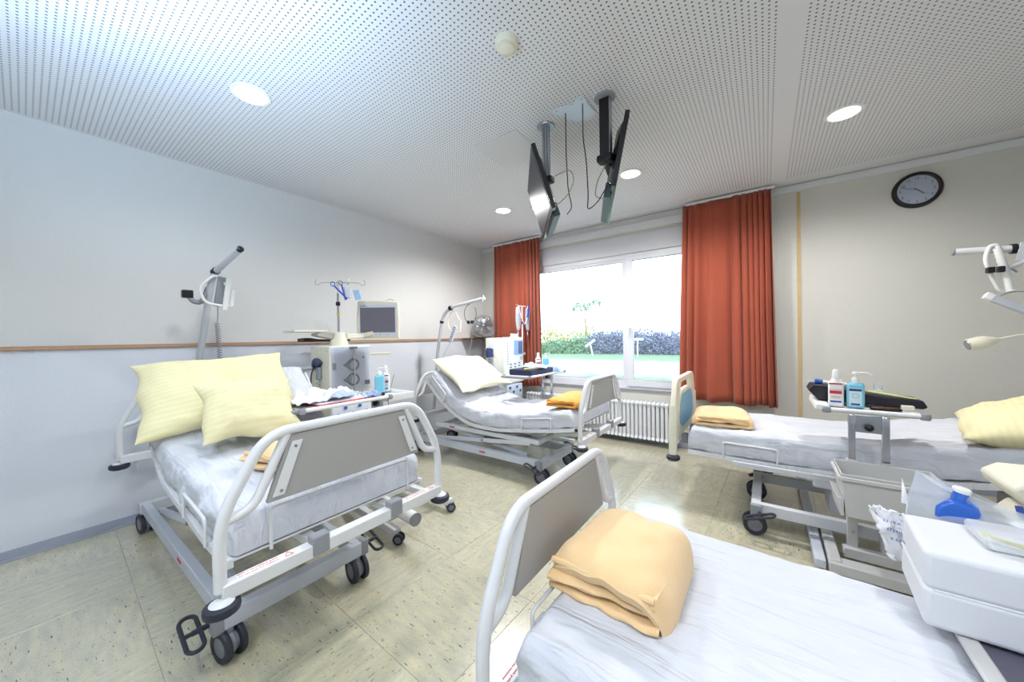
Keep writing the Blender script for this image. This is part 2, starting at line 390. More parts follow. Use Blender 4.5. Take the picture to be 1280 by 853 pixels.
def curtain_mat():
    m = mat('rust orange curtain cloth', '9E4A33', .85, var=.06, nscale=5, bump=.2, bscale=400, sheen=.2)
    p = m.node_tree.nodes['Principled BSDF']; return m
cmat = curtain_mat()
def curtain(x0t, x1t, x0b, x1b, zt, zb, y, folds, seed, name, label):
    rnd = random.Random(seed); ph = [rnd.uniform(0, 6.28) for _ in range(6)]
    kn = []; u = 0
    t = thing(name, label, 'curtain', ((x0t+x1t)/2, y, zb), 'rust orange curtains at the window')
    def fn(u, v):
        w = u + .018*sin(6.28*2.3*u+ph[0]) + .012*sin(6.28*5.1*u+ph[1])
        amp = (.018+.028*min(1, v*1.8))*(.55+.45*sin(6.28*1.6*u+ph[2])**2)
        z = zt+(zb-zt)*v + .012*sin(u*6.28*3+ph[4])*v
        x = (x0t+(x1t-x0t)*w)*(1-v)+(x0b+(x1b-x0b)*w)*v
        q_ = w-.11*sin(6.28*(w-.36)); dn = 1-.69*cos(6.28*(w-.36)); amp *= .55+.3*dn
        s = sin(6.28*folds*q_+.9*sin(6.28*1.3*u+ph[3])+.25*v*sin(9*u))
        s2 = math.copysign(abs(s)**.75, s)
        return V((x+amp*.5*cos(6.28*folds*q_+ph[5]), y+amp*s2+.012*nz(u*9, v*3, seed), z))
    mb = MB().grid(fn, 240, 26); mb.build('curtain_cloth', cmat, t, solid=.003)
    MB().box(min(x0t, x1t)-.01, max(x0t, x1t)+.01, y-.012, y+.012, zt-.002, zt+.022).build('curtain_rail', trimw, t)
    return t
curtain(-3.5, -2.64, -3.53, -2.62, 2.785, .62, 4.4, 9, 3, 'curtain', 'rust orange curtain at the left of the window, behind the drip stand')
curtain(-.725, .075, -.77, .12, 2.79, .60, 4.4, 10, 5, 'curtain', 'wide rust orange curtain at the right of the window, behind the blue-panelled bed end')

rad = thing('radiator', 'white column radiator under the window', 'radiator', (-1.9, 4.42, .06))
radm = mat('white radiator enamel', 'E4E6EA', .35, var=.01)
mb = MB()
for yy in (4.40, 4.44, 4.48):
    mb.tube([(0, yy, .10), (0, yy, .50)], .019, 8)
for z in (.085, .505): mb.tube(fillet([(0, 4.375, z+.012*(1 if z < .3 else -1)), (0, 4.44, z-.012*(1 if z < .3 else -1)), (0, 4.505, z+.012*(1 if z < .3 else -1))], .03), .021, 8)
col0 = mb.build('radiator_column', radm, rad)
xs = [-2.9+.05*i for i in range(42)]
for i, x in enumerate(xs):
    if i == 0: col0.location = (x, 0, 0)
    else: inst(col0, rad, (x, 0, 0))
MB().tube([(-2.92, 4.44, .087), (-.83, 4.44, .087)], .012).tube([(-2.92, 4.44, .503), (-.83, 4.44, .503)], .012).build('radiator_pipe', radm, rad)

# ------------------------------------------------------------------ ceiling fittings
lamp_glow = mat('lit lamp glass', (1, 1, 1), .4, emit=((1, .97, .9), 14))
def downlight(x, y, label, k=1.0):
    t = thing('ceiling_light', label, 'ceiling light', (x, y, CZ), 'round recessed ceiling lights')
    MB().lathe([(.080, -.004), (.082, -.009), (.098, -.008), (.102, -.001), (.080, -.001)], (x, y, CZ), seg=28, ring=True).build('trim_ring', whitep, t)
    MB().lathe([(.001, -.006), (.05, -.006), (.079, -.0035), (.079, -.0005), (.001, -.0005)], (x, y, CZ), seg=28).build('lamp_glass', lamp_glow, t)
    l = bpy.data.lights.new('downlight', 'SPOT'); l.energy = LAMP_POWER*4*k; l.spot_size = radians(165); l.spot_blend = .6; l.shadow_soft_size = .09; l.color = (1, .99, .985)
    o = bpy.data.objects.new('downlight', l); COL.objects.link(o); o.parent = t; o.location = (0, 0, -.03)
downlight(-2.487, .826, 'large bright round ceiling light above the two-pillow bed', .5)
downlight(.442, 3.28, 'bright round ceiling light on the right, above the table with the bottles', 1.0)
downlight(-.995, 3.284, 'round ceiling light right beside the thin ceiling television', 1.5)
downlight(-2.473, 3.303, 'small round ceiling light farthest from the camera, by the left curtain', 2.1)
downlight(-.995, -.6, 'round ceiling light behind the camera on the left'); downlight(.9, .3, 'round ceiling light behind the camera on the right')

t = thing('smoke_detector', 'round cream smoke detector on the perforated ceiling', 'smoke detector', (-1.042, 1.443, CZ))
c = (-1.042, 1.443, CZ)
MB().lathe([(.001, -.03), (.05, -.03), (.058, -.022), (.06, 0), (.001, 0)], c, seg=28).build('detector_base', cream, t)
MB().lathe([(.001, -.052), (.032, -.05), (.042, -.042), (.042, -.03), (.001, -.03)], c, seg=28).build('detector_head', cream, t)
# hatch
import itertools
hp = [(-1.821, 2.065), (-1.434, 2.084), (-1.45, 2.50), (-1.834, 2.495)]
o = MB().prism(hp, (0, 0, CZ-.004), (1, 0, 0), (0, 1, 0), (0, 0, .0035)).build('access_panel', mat('matt ceiling hatch', 'CFD0D1', .7), bevel=.001)
tag(o, 'plain square access panel flush in the perforated ceiling', 'access panel')
# metal cable plate
def blob(c, pts): return [(c[0]+a, c[1]+b) for a, b in pts]
plate_m = mat('glossy pale blue plate', 'D8E4F6', .25, metal=0)
t = thing('cable_plate', 'irregular pale blue metal cover plate on the ceiling with two cable outlets', 'cover plate', (-.99, 2.12, CZ))
pp = fillet([(x_, y_, 0) for x_, y_ in ((-1.135, 2.052), (-1.063, 2.049), (-.984, 2.085), (-.954, 2.041), (-.898, 2.041), (-.906, 2.13), (-.894, 2.259), (-.933, 2.272), (-1.001, 2.281), (-1.058, 2.243), (-1.089, 2.149), (-1.138, 2.084))], .03, 4, True)
MB().prism([(p.x, p.y) for p in pp], (0, 0, CZ-.006), (1, 0, 0), (0, 1, 0), (0, 0, .005)).build('plate', plate_m, t, bevel=.001)
for a_, b_ in ((-1.1, 2.07), (-.92, 2.06)): MB().cyl((a_, b_, CZ-.009), (a_, b_, CZ-.005), .005).build('screw', steel, t)


# ------------------------------------------------------------------ ceiling televisions
bezel = mat('black gloss television plastic', '17181D', .2, coat=.3)
screen_off = mat('dark television screen', '3A3A44', .4, spec=.25)
def tv(label, q, thick, mount, name='television', dark_arm=False):
    """q: four screen corners TL TR BR BL (world); thick: vector from the screen to the back"""
    q = [V(p) for p in q]; th_ = V(thick); cen = sum(q, V((0, 0, 0)))/4
    t = thing(name, label, 'television', cen, 'televisions hung from the ceiling')
    def L(a, b): return q[0]*(1-a)*(1-b)+q[1]*a*(1-b)+q[2]*a*b+q[3]*(1-a)*b
    def slab(a0, a1, b0, b1, d0, d1, sh=0):
        A = [L(a0, b0), L(a1, b0), L(a1, b1), L(a0, b1)]
        B = [L(a0+sh, b0+sh), L(a1-sh, b0+sh), L(a1-sh, b1-sh), L(a0+sh, b1-sh)]
        return MB().add([p+th_*d0 for p in A]+[p+th_*d1 for p in B], [(0, 1, 2, 3), (7, 6, 5, 4), (0, 4, 5, 1), (1, 5, 6, 2), (2, 6, 7, 3), (3, 7, 4, 0)])
    s = slab(-.02, 1.02, -.03, 1.03, 0, .5); m2 = slab(.05, .95, .05, .95, .5, 1, .08); s.add(m2.v, m2.f)
    s.build('housing', bezel, t, bevel=.003)
    slab(0.01, .99, 0.01, .97, -.03, .0).build('screen', screen_off, t)
    s = slab(.15, .85, .86, 1.08, .3, 1.15); s.build('speaker_bar', mat('blue grey television rim', '4A5560', .4), t, bevel=.004)
    mt = V(mount)
    b = L(.5, .45)+th_*1.0; top = V((mt.x, mt.y, CZ))
    MB().lathe([(.001, -.012), (.06, -.012), (.065, -.004), (.065, 0), (.001, 0)], top, seg=24).build('ceiling_flange', steel if not dark_arm else dgrey, t)
    zl = mt.z
    if dark_arm:
        MB().box(mt.x-.032, mt.x+.032, mt.y-.02, mt.y+.02, zl, CZ-.01).build('mount_column', black, t, bevel=.004)
        MB().box(mt.x+.032, mt.x+.036, mt.y-.022, mt.y+.022, zl, CZ-.01).build('column_cover', steel, t)
    else:
        mb = MB()
        for dx in (-.022, 0, .022): mb.cyl((mt.x+dx, mt.y, zl), (mt.x+dx, mt.y, CZ-.01), .0095)
        mb.build('mount_column', steel, t)
    MB().box(mt.x-.05, mt.x+.05, mt.y-.035, mt.y+.035, zl-.045, zl).build('mount_joint', black, t, bevel=.012)
    MB().beam((mt.x, mt.y, zl-.02), b, .04, .04).build('mount_arm', black, t, bevel=.006)
    MB().beam(L(.38, .45)+th_*1.02, L(.62, .45)+th_*1.02, .12, .015, th_).build('mount_bracket', black, t, bevel=.002)
    return t
tv('black ceiling television left of the pair, screen turned left', [(-1.244, 1.981, 2.601), (-1.657, 2.571, 2.606), (-1.556, 2.646, 2.205), (-1.143, 2.056, 2.2)], (.047, .033, .019), (-1.245, 2.18, 2.47))
tv('thin black ceiling television right of the pair, seen edge-on', [(-.637, 2.104, 2.65), (-.926, 2.763, 2.65), (-1.0, 2.73, 2.238), (-.712, 2.071, 2.238)], (-.05, -.022, .011), (-.80, 2.142, 2.47), dark_arm=True)
cabm = mat('black cable', '25262A', .5)
t = thing('television_cable', 'thin dark cable hanging from the ceiling plate to the left television', 'cable', (-1.06, 2.12, CZ-.01), 'cables from the ceiling plate')
MB().tube(fillet([(-1.06, 2.12, CZ-.01), (-1.065, 2.13, 2.66), (-1.08, 2.16, 2.58), (-1.06, 2.14, 2.32), (-1.06, 2.2, 2.22), (-1.12, 2.24, 2.2)], .06), .0035, 6).build('cable_run', cabm, t)
MB().tube(fillet([(-1.17, 2.16, 2.45), (-1.04, 2.14, 2.46), (-1.0, 2.12, 2.36), (-1.06, 2.13, 2.28), (-1.17, 2.2, 2.27)], .1), .003, 6).build('grey_loop', coil_grey, t)
t = thing('television_cable', 'thin black cable hanging from the ceiling plate to the right television', 'cable', (-.9, 2.05, CZ-.01), 'cables from the ceiling plate')
MB().tube(fillet([(-.93, 2.1, CZ-.01), (-.93, 2.1, 2.6), (-.91, 2.1, 2.45), (-.9, 2.1, 2.22), (-.915, 2.11, 2.14), (-.85, 2.12, 2.18), (-.79, 2.14, 2.28)], .05), .0035, 6).build('cable_run', cabm, t)
MB().tube(fillet([(-.80, 2.15, 2.42), (-.86, 2.14, 2.32), (-.87, 2.13, 2.22), (-.8, 2.14, 2.2)], .06), .003, 6).build('grey_loop', coil_grey, t)

# ------------------------------------------------------------------ wall clock
CC = V((1.068, BY, 2.556)); R_ = .152
t = thing('wall_clock', 'round wall clock with a thick black rim and white dial', 'clock', CC)
ax = (0, -1, 0)
MB().lathe([(R_-.03, .028), (R_-.022, .036), (R_-.008, .034), (R_, .018), (R_, 0), (R_-.03, 0)], CC, ax, 48, ring=True).build('clock_rim', mat('black clock rim', '1A1114', .35), t)
face = MB().lathe([(.001, .014), (R_-.026, .014), (R_-.026, .002), (.001, .002)], CC, ax, 40).build('dial', mat('clock dial', 'D6D9E2', .5), t)
for n in range(1, 13):
    a = radians(30*n); px, pz = sin(a)*.1, cos(a)*.1
    text_mesh(str(n), .03, CC+V((px, -.0155, pz-.011)), (1, 0, 0), (0, 0, 1), 'numeral', black, face, .0006, 'CENTER')
def hand(ang, l, w, nm, tail=.02):
    a = radians(ang); d = V((sin(a), 0, cos(a)))
    MB().beam(CC+V((0, -.019, 0))-d*tail, CC+V((0, -.019, 0))+d*l, w, .001, (0, 1, 0)).build(nm, black, t)
hand(137, .06, .006, 'hour_hand'); hand(291, .098, .004, 'minute_hand', .015); hand(127, .09, .0015, 'second_hand', .03)
MB().lathe([(R_-.031, .0235), (R_-.031, .024), (.001, .024), (.001, .0235)], CC, ax, 40).build('clock_glass', clear, t)

# ------------------------------------------------------------------ casters, pedals (shared meshes)
def caster_parts(parent, x, y, ang=0, r=.068, small=False, zt=.15):
    """twin-wheel caster at (x,y); ang = rolling direction"""
    org = ORG[parent.name]; d = V((cos(ang), sin(ang), 0)); n = V((-d.y, d.x, 0)); c = V((x, y, r))
    g = .022 if not small else .014; w = .022 if not small else .014
    f = MB()
    f.tube([c+V((0, 0, r*.3)), V((x, y, zt))], .018 if not small else .012, 10)
    f.lathe([(r*.55, -g*.9), (r*.72, 0), (r*.55, g*.9)], c, n, 16)
    fork = f.build('caster', dgrey if not small else dgrey, parent)
    for sgn in (-1, 1):
        a = c+n*(g*.8*sgn)
        MB().lathe([(r*.62, 0), (r*.97, .001), (r, w*.3), (r, w*.75), (r*.95, w), (r*.62, w*1.02)], a, n*sgn, 24, ring=True).build('wheel_tyre', dark_rubber, fork)
        MB().lathe([(.001, w*.85), (r*.55, w*1.0), (r*.62, w*.9), (r*.62, 0), (.001, 0)], a, n*sgn, 20).build('wheel_hub', hub_grey, fork)
    return fork
def pedal(parent, x, y, z, l=.17, w=.055, tilt=.25, side=-1, yaw_=0):
    c = V((x, y, z)); dx = V((cos(yaw_)*cos(tilt), sin(yaw_)*cos(tilt), sin(tilt))); dy = V((-sin(yaw_), cos(yaw_), 0))
    pts = []
    for k in range(28):
        a = 2*pi*k/28; e = (l/2-w/2) if cos(a) > 0 else -(l/2-w/2)
        pts.append(c+dx*(e+cos(a)*w/2)+dy*(sin(a)*w/2))
    mb = MB().tube(pts, .008, 8, closed=True).cyl(c-dy*w/2, c+dy*(w/2), .009, 8)
    mb.cyl(c, c-dy*side*.08, .011, 8)
    return mb.build('brake_pedal', dark_rubber, parent)

# ------------------------------------------------------------------ hospital bed
stick_white = mat('white sticker', 'EDEDEB', .5)
def end_board(bed, x, y0, W, z0, out, h=.5, lean=0.0, pr=.0195, name='end_board', panel_m=None, tw=.145):
    """tubular bed end in a plane of constant x; out = +1/-1 outer side"""
    def P(t, z, dx=0): return V((x+out*(lean*z)+dx*out, y0+t, z0+z))
    root = MB().tube(fillet([P(0, 0), P(0, .235), P(tw, h), P(W-tw, h), P(W, .235), P(W, 0)], [.0, .1, .09, .09, .1, 0], 7), pr, 14).build(name, white_paint, bed)
    for s in (0, 1):
        f = (lambda t: t) if s == 0 else (lambda t: W-t)
        MB().tube(fillet([P(f(.012), .225), P(f(.10), .245), P(f(.215), h-.012)], [0, .06, 0], 6), pr*.85, 12).build('inner_tube', white_paint, root)
        MB().prism([(f(.225+.003), h-.045), (f(.265), h-.045), (f(.195), .262), (f(.155), .262)], P(0, 0, .013)-V((0, 0, 0)), (0, 1, 0), (0, 0, 1), (out*.004, 0, 0)).build('mounting_strip', white_paint, root, bevel=.001)
        mb = MB()
        for (a, b) in ((.238, h-.065), (.185, .28)): mb.lathe([(.006, .017), (.006, .019), (.001, .0195)], P(f(a), b), (out, 0, 0), 8)
        mb.build('screw', steel, root)
    MB().prism([(.222, h-.02), (W-.222, h-.02), (W-.14, .245), (.14, .245)], P(0, 0, -.011), (0, 1, 0), (0, 0, 1), (out*.022, 0, 0)).build('panel', panel_m or panel_grey, root, bevel=.002)
    MB().beam(P(-.0, -.005), P(W, -.005), .05, .052).build('cross_beam', white_paint, root, bevel=.004)
    for t in (-.0, W):
        b = P(t, -.05)+V((out*.012, 0, 0))
        MB().lathe([(.022, -.018), (.04, -.02), (.051, -.012), (.053, 0), (.051, .012), (.04, .018), (.022, .016)], b, (0, 0, 1), 24, ring=True).build('bumper_wheel', dark_rubber, root)
        MB().lathe([(.001, .03), (.02, .03), (.036, .018), (.036, -.015), (.001, -.015)], b, (0, 0, 1), 20).build('bumper_hub', white_paint, root)
    return root
def sticker(bed, x, y0, W, z0, sgn, which=(0, 1)):
    ux, uy = V((0, -sgn, 0)), V((sgn, 0, 0)); z = z0+.0215
    for k in which:
        yc = y0+(.045 if sgn < 0 else .225) if k == 0 else y0+W-(.225 if sgn < 0 else .045)
        o = V((x-sgn*.021, yc, z))
        s = MB().prism([(0, .002), (.18, .002), (.18, .04), (0, .04)], o, ux, uy, (0, 0, .0006)).build('warning_sticker', stick_white, bed)
        text_mesh('Nicht in die Mechanik greifen', .0108, o+ux*.004+uy*.026+V((0, 0, .0012)), ux, uy, 'warning_text', red, s)
        text_mesh('Do not touch the mechanics', .0108, o+ux*.004+uy*.010+V((0, 0, .0012)), ux, uy, 'warning_text', red, s)
        tri = fillet([o+ux*.150+uy*.007, o+ux*.178+uy*.007, o+ux*.164+uy*.035], .002, 2, True)
        MB().tube([p+V((0, 0, .001)) for p in tri], .0014, 6, True).build('warning_triangle', red, s)
def mattress(bed, xf, sgn, y0, y1, deck, th, s0, s1, seed, mname='mattress', wr=1.0, over=.0):
    prof = fillet([(s, 0, z) for s, z in deck], .25, 8)
    L_ = [0]
    for a, b in zip(prof, prof[1:]): L_.append(L_[-1]+(b-a).length)
    def at(u):
        d = u*L_[-1]
        for i in range(len(L_)-1):
            if d <= L_[i+1]+1e-9:
                k = (d-L_[i])/max(1e-6, L_[i+1]-L_[i]); return prof[i].lerp(prof[i+1], k), (prof[i+1]-prof[i]).normalized()
        return prof[-1], (prof[-1]-prof[-2]).normalized()
    NS = 110; C = []
    rc = .045
    # cross-section: from bottom near edge over the top to the bottom far edge
    W = y1-y0
    sec = [(W*.12, 0.0), (0.01, -.0), (0.0, .02)]
    n = 4
    for k in range(3): sec.append((0, .02+(th-rc-.02)*(k+1)/3))
    for k in range(1, n+1): a = pi/2*k/n; sec.append((rc-rc*cos(a), th-rc+rc*sin(a)))
    for k in range(1, 26): sec.append((rc+(W-2*rc)*k/26, th))
    m_ = [(W-a, b) for a, b in sec[:3+3+n]][::-1]
    sec = sec+m_
    nsec = len(sec)
    vs = []
    for i in range(NS):
        u = i/(NS-1); p, tn = at(u); nrm = V((-tn.z, 0, tn.x))
        if nrm.z < 0: nrm = -nrm
        e = min(u, 1-u)*L_[-1]; rnd = min(1, e/.05); k = math.sqrt(max(0, 1-(1-rnd)**2))
        for (t, b) in sec:
            side = max(0, 1-min(t, W-t)/.06)
            bb = b*(.55+.45*k) if b > .03 else b
            tt = t + (W/2-t)*.03*(1-k)
            w1 = noise.noise(V((u*7+seed, t*2.2, seed)))*.014 + noise.noise(V((u*26, t*5+seed, 3)))*.005 + noise.noise(V((u*12+t*2, t*26+seed, 6)))*.004
            w2 = (noise.noise(V((u*38+seed, b*9, t*3)))*.014+noise.noise(V((u*14+seed+b*9, b*14, 2)))*.014)*side
            rid = (1-abs(noise.noise(V((u*3.2+t*1.3+seed, t*7, 1.7)))))**9*.012+(1-abs(noise.noise(V((u*1.6+seed, t*11+u*2, 8.7)))))**10*.009+(1-abs(noise.noise(V((u*9-t*1.3+seed, t*3, 4.7)))))**12*.006
            off = (w1+rid)*wr*(1 if b > .05 else .3) - .006*(1-abs(2*t/W-1))*0
            low = noise.noise(V((u*14, seed, 5)))*.014 if b < .01 else 0
            P = V((p.x, tt + (w2 if t < W/2 else -w2)*wr, p.z)) + nrm*(bb+off+low)
            vs.append(V((xf+sgn*P.x, y0+P.y, P.z)))
    fs = [(i*nsec+j, i*nsec+j+1, (i+1)*nsec+j+1, (i+1)*nsec+j) for i in range(NS-1) for j in range(nsec-1)]
    fs += [(i*nsec+nsec-1, i*nsec, (i+1)*nsec, (i+1)*nsec+nsec-1) for i in range(NS-1)]
    fs += [tuple(range(nsec)), tuple((NS-1)*nsec+j for j in range(nsec))[::-1]]
    return MB().add(vs, fs).build(mname, sheet, bed, recalc=True)
def bracket(bed, pts, r=.0065, name='mattress_retainer'): return MB().tube(fillet(pts, .02), r, 8).build(name, white_paint, bed)

def bed(label, xf, sgn, y0, W, z0f, z0h, deck, mth, chas, length=2.13, board='tube', seed=1, hboard=True, frame_z=None, scissor=True, s0=.07, mlen=None, sd=None):
    """sgn: direction from foot to head along x.  chas=(x_foot,x_head,y0,y1)"""
    X = lambda s: xf+sgn*s
    t = thing('hospital_bed', label, 'hospital bed', (X(length/2), y0+W/2, 0), 'hospital beds')
    fx, hx, c0, c1 = chas
    # chassis
    root = MB().beam((fx, c0, .175), (hx, c0, .175), .045, .07).beam((fx, c1, .175), (hx, c1, .175), .045, .07).build('chassis_rail', blue_paint if sgn < 0 else grey_paint, t, bevel=.004)
    MB().beam((fx, c0-.03, .17), (fx, c1+.03, .17), .055, .075).build('chassis_cross_bar', blue_paint if sgn < 0 else grey_paint, t, bevel=.004)
    MB().beam((hx, c0-.03, .17), (hx, c1+.03, .17), .055, .075).build('chassis_cross_bar', grey_paint, t, bevel=.004)
    for s_, y_ in ((-1, c0-.04), (1, c1+.04)): MB().box(fx-.031, fx+.031, y_-.02, y_+.02, .13, .21).build('bar_end_cap', dgrey, t, bevel=.004)
    sx = sgn*-.01
    for (x_, y_, a) in ((fx, c0, .2), (fx, c1, -.1), (hx, c0, 0.12), (hx, c1, .3)): caster_parts(t, x_+sx, y_, a if sgn < 0 else .1)
    pedal(t, fx+sgn*.02, c0-.115, .165, side=-1, tilt=.35*sgn); pedal(t, fx+sgn*.02, c1+.115, .165, side=1, tilt=.35*sgn)
    # upper frame
    def dz(s):
        for (a, za), (b, zb) in zip(deck, deck[1:]):
            if s <= b: return za+(zb-za)*max(0, (s-a))/(b-a)
        return deck[-1][1]
    uz = min(z for s, z in deck)-.075
    u0, u1 = c0+.05, c1-.05
    if scissor:
        for y_ in (u0, u1): MB().beam((X(.45), y_, uz), (X(1.85), y_, uz), .035, .045).build('lift_frame_rail', grey_paint, t, bevel=.003)
        MB().beam((X(.47), u0, uz), (X(.47), u1, uz), .035, .045).build('lift_frame_bar', grey_paint, t, bevel=.003)
        MB().beam((X(1.8), u0, uz), (X(1.8), u1, uz), .035, .045).build('lift_frame_bar', grey_paint, t, bevel=.003)
        for y_ in (u0+.01, u1-.01):
            MB().beam((X(.55), y_-.02, uz-.02), (hx-sgn*.25, y_-.02, .2), .02, .04).build('scissor_arm', grey_paint, t, bevel=.003)
            MB().beam((X(1.7), y_+.02, uz-.02), (fx+sgn*.2, y_+.02, .2), .02, .04).build('scissor_arm', blue_paint, t, bevel=.003)
            MB().cyl((X(1.14), y_-.04, (uz+.2)/2), (X(1.14), y_+.04, (uz+.2)/2), .012).build('pivot_bolt', steel, t)
        MB().cyl((X(.7), (u0+u1)/2, uz-.05), (X(1.3), (u0+u1)/2, .22), .028).build('lift_actuator', dgrey, t)
        MB().box(min(X(.95), X(1.2)), max(X(.95), X(1.2)), u0+.12, u0+.28, uz-.03, uz+.05).build('control_box', dgrey, t, bevel=.01)
    if not scissor:
        for s_ in (.95, 1.7):
            MB().box(X(s_)-.06, X(s_)+.06, c0+.2, c1-.2, .17, uz+.05).build('lift_column', grey_paint, t, bevel=.006)
        MB().box(X(.80), X(1.2), c0+.1, c1-.1, uz-.02, uz+.06).build('motor_housing', grey_paint, t, bevel=.01)
    # red maker print on the near rails
    marks = [(fx+(hx-fx)*.42, c0-.0235, .175)] + ([(X(1.62), u0-.0185, uz)] if scissor else [])
    for (mx_, my_, mz_) in marks:
        mk = MB()
        for k in range(5): mk.box(mx_+.016*k, mx_+.016*k+.012, my_-.001, my_, mz_-.009, mz_+.009)
        o_ = mk.build('maker_print', red, t, smooth=False); o_['kind'] = 'stuff'
    # deck frame
    ins = .05
    for y_ in (y0+ins, y0+W-ins):
        pts = fillet([(X(s), y_, z-.018) for s, z in deck], .12, 5)
        mb = MB()
        for a, b in zip(pts, pts[1:]): 
            if (V(a)-V(b)).length > 1e-4: mb.beam(a, b, .022, .034)
        mb.build('deck_side_rail', white_paint, t, bevel=.003)
    dk = MB()
    pr_ = fillet([(s, 0, z) for s, z in deck], .2, 6)
    a_ = [(X(p.x), p.z-.012) for p in pr_]
    n_ = len(a_)
    dk.add([(x, y, z+k) for (x, z) in a_ for y in (y0+ins+.01, y0+W-ins-.01) for k in (0, .008)],
           [f for i in range(n_-1) for f in ((4*i, 4*i+2, 4*i+6, 4*i+4), (4*i+1, 4*i+5, 4*i+7, 4*i+3), (4*i, 4*i+4, 4*i+5, 4*i+1), (4*i+2, 4*i+3, 4*i+7, 4*i+6))]+[(0, 1, 3, 2), (4*n_-4, 4*n_-2, 4*n_-1, 4*n_-3)])
    dk.build('mattress_deck', white_paint, t)
    for s_ in (0, 1):
        yy = (y0+.33*W, y0+.70*W)[s_]
        b0 = MB().beam((X(-.02), yy, z0f+.005), (X(.42), yy, uz+.02), .045, .035).build('socket_beam', white_paint, t, bevel=.004)
        MB().box(min(X(-.028), X(.02)), max(X(-.028), X(.02)), yy-.035, yy+.035, z0f-.028, z0f+.05).build('socket_cap', dgrey, b0, bevel=.006)
    mattress(t, xf, sgn, y0+ins, y0+W-ins, deck, mth, s0, length-.05, seed)
    # retainers: foot end and near side
    z1 = deck[0][1]
    bracket(t, [(X(s0-.02), y0+.17, z1-.01), (X(s0-.02), y0+.17, z1+.15), (X(s0-.02), y0+W-.17, z1+.15), (X(s0-.02), y0+W-.17, z1-.01)])
    for y_ in (y0+ins-.018, y0+W-ins+.018):
        sa, sb = .30, .62
        bracket(t, [(X(sa), y_, dz(sa)-.01), (X(sa), y_, dz(sa)+.10), (X(sb), y_, dz(sb)+.10), (X(sb), y_, dz(sb)-.01)])
        se = deck[-1][0]; sa, sb = se-.28, se-.06
        bracket(t, [(X(sa), y_, dz(sa)-.01), (X(sa)-sgn*.06, y_, dz(sa)+.09), (X(sb)-sgn*.06, y_, dz(sb)+.09), (X(sb), y_, dz(sb)-.01)])
    if board == 'tube':
        end_board(t, xf, y0, W, z0f, -sgn, name='foot_board'); sticker(t, xf, y0, W, z0f, sgn)
        if hboard: end_board(t, X(length), y0, W, z0h, sgn, name='head_board')
    return t, X

# bed A: the two-pillow bed at the left
bedA, XA = bed('hospital bed by the left wall with two yellow pillows and raised back', -1.5, -1, .372, .975, .507, .55,
    [(.08, .56), (.32, .55), (.8, .595), (1.13, .63), (1.30, .73), (1.62, 1.07)], .14, (-1.88, -3.62, .49, 1.07), seed=2)
# bed B: ivory pillow, by the window
bedB, XB = bed('hospital bed by the window with one ivory pillow and hammock-shaped mattress', -1.27, -1, 2.72, .99, .45, .42,
    [(.08, .55), (.3, .51), (.6, .47), (.95, .43), (1.3, .44), (1.52, .52), (1.75, .66), (1.98, .88)], .145, (-1.68, -3.4, 2.75, 3.31), seed=4)
# bed C: in the foreground, seen from its foot end
bedC, XC = bed('white-sheeted hospital bed in the foreground under the thick apricot blanket', -.62, 1, .70, .98, .33, .33,
    [(.06, .38), (.5, .375), (1.0, .375), (2.08, .375)], .15, (-.25, 1.6, .95, 1.5), seed=6)

# bed D: plastic end with blue panel
bedD, XD = bed('hospital bed along the window wall with a cream and blue plastic end board', -.56, 1, 2.97, .97, .45, .45,
    [(.06, .45), (.6, .44), (1.1, .455), (1.45, .50), (2.08, .62)], .17, (-.06, 1.7, 2.86, 3.48), board='none', seed=8, scissor=False)
blue_panel = mat('sky blue panel', '79B2D8', .45)
eb_m = mat('cream bed end plastic', 'E4E0CE', .4)
x = -.60; y0, y1 = 2.99, 3.93
def holed_plate(outer, holes, xc, th_, name, m, par, bev):
    cu = bpy.data.curves.new('plate', 'CURVE'); cu.dimensions = '2D'; cu.fill_mode = 'BOTH'; cu.extrude = th_/2-bev; cu.bevel_depth = bev; cu.bevel_resolution = 2; cu.offset = -bev
    for ring in [outer]+holes:
        sp_ = cu.splines.new('POLY'); sp_.points.add(len(ring)-1); sp_.use_cyclic_u = True
        for k, (a, b) in enumerate(ring): sp_.points[k].co = (a, b, 0, 1)
    ob = bpy.data.objects.new('plate', cu); COL.objects.link(ob)
    me = bpy.data.meshes.new_from_object(ob.evaluated_get(bpy.context.evaluated_depsgraph_get())); bpy.data.objects.remove(ob)
    org = ORG[par.name]
    M = Matrix(((0, 0, 1), (1, 0, 0), (0, 1, 0))).to_4x4(); M.translation = V((xc, 0, 0))-org
    me.transform(M); me.materials.clear(); me.materials.append(m)
    o = bpy.data.objects.new(name, me); COL.objects.link(o); o.parent = par; ORG[o.name] = org; return o
outer = [(p.x, p.y) for p in fillet([(a, b, 0) for a, b in ((y0-.03, .43), (y0-.03, .56), (y0+.01, .80), (y0+.09, .985), (y1-.09, .985), (y1-.01, .80), (y1+.03, .56), (y1+.03, .43), (y1-.04, .43), (y1-.04, .5), (y0+.04, .5), (y0+.04, .43))], .05, 4, True)]
holes = [[(p.x, p.y) for p in fillet([(a, b, 0) for a, b in ((y0+.19, .835), (y0+.26, .94), (y1-.26, .94), (y1-.19, .835), (y1-.28, .87), (y0+.28, .87))], .03, 4, True)]]
eb = holed_plate(outer, holes, x, .04, 'foot_board', eb_m, bedD, .007)
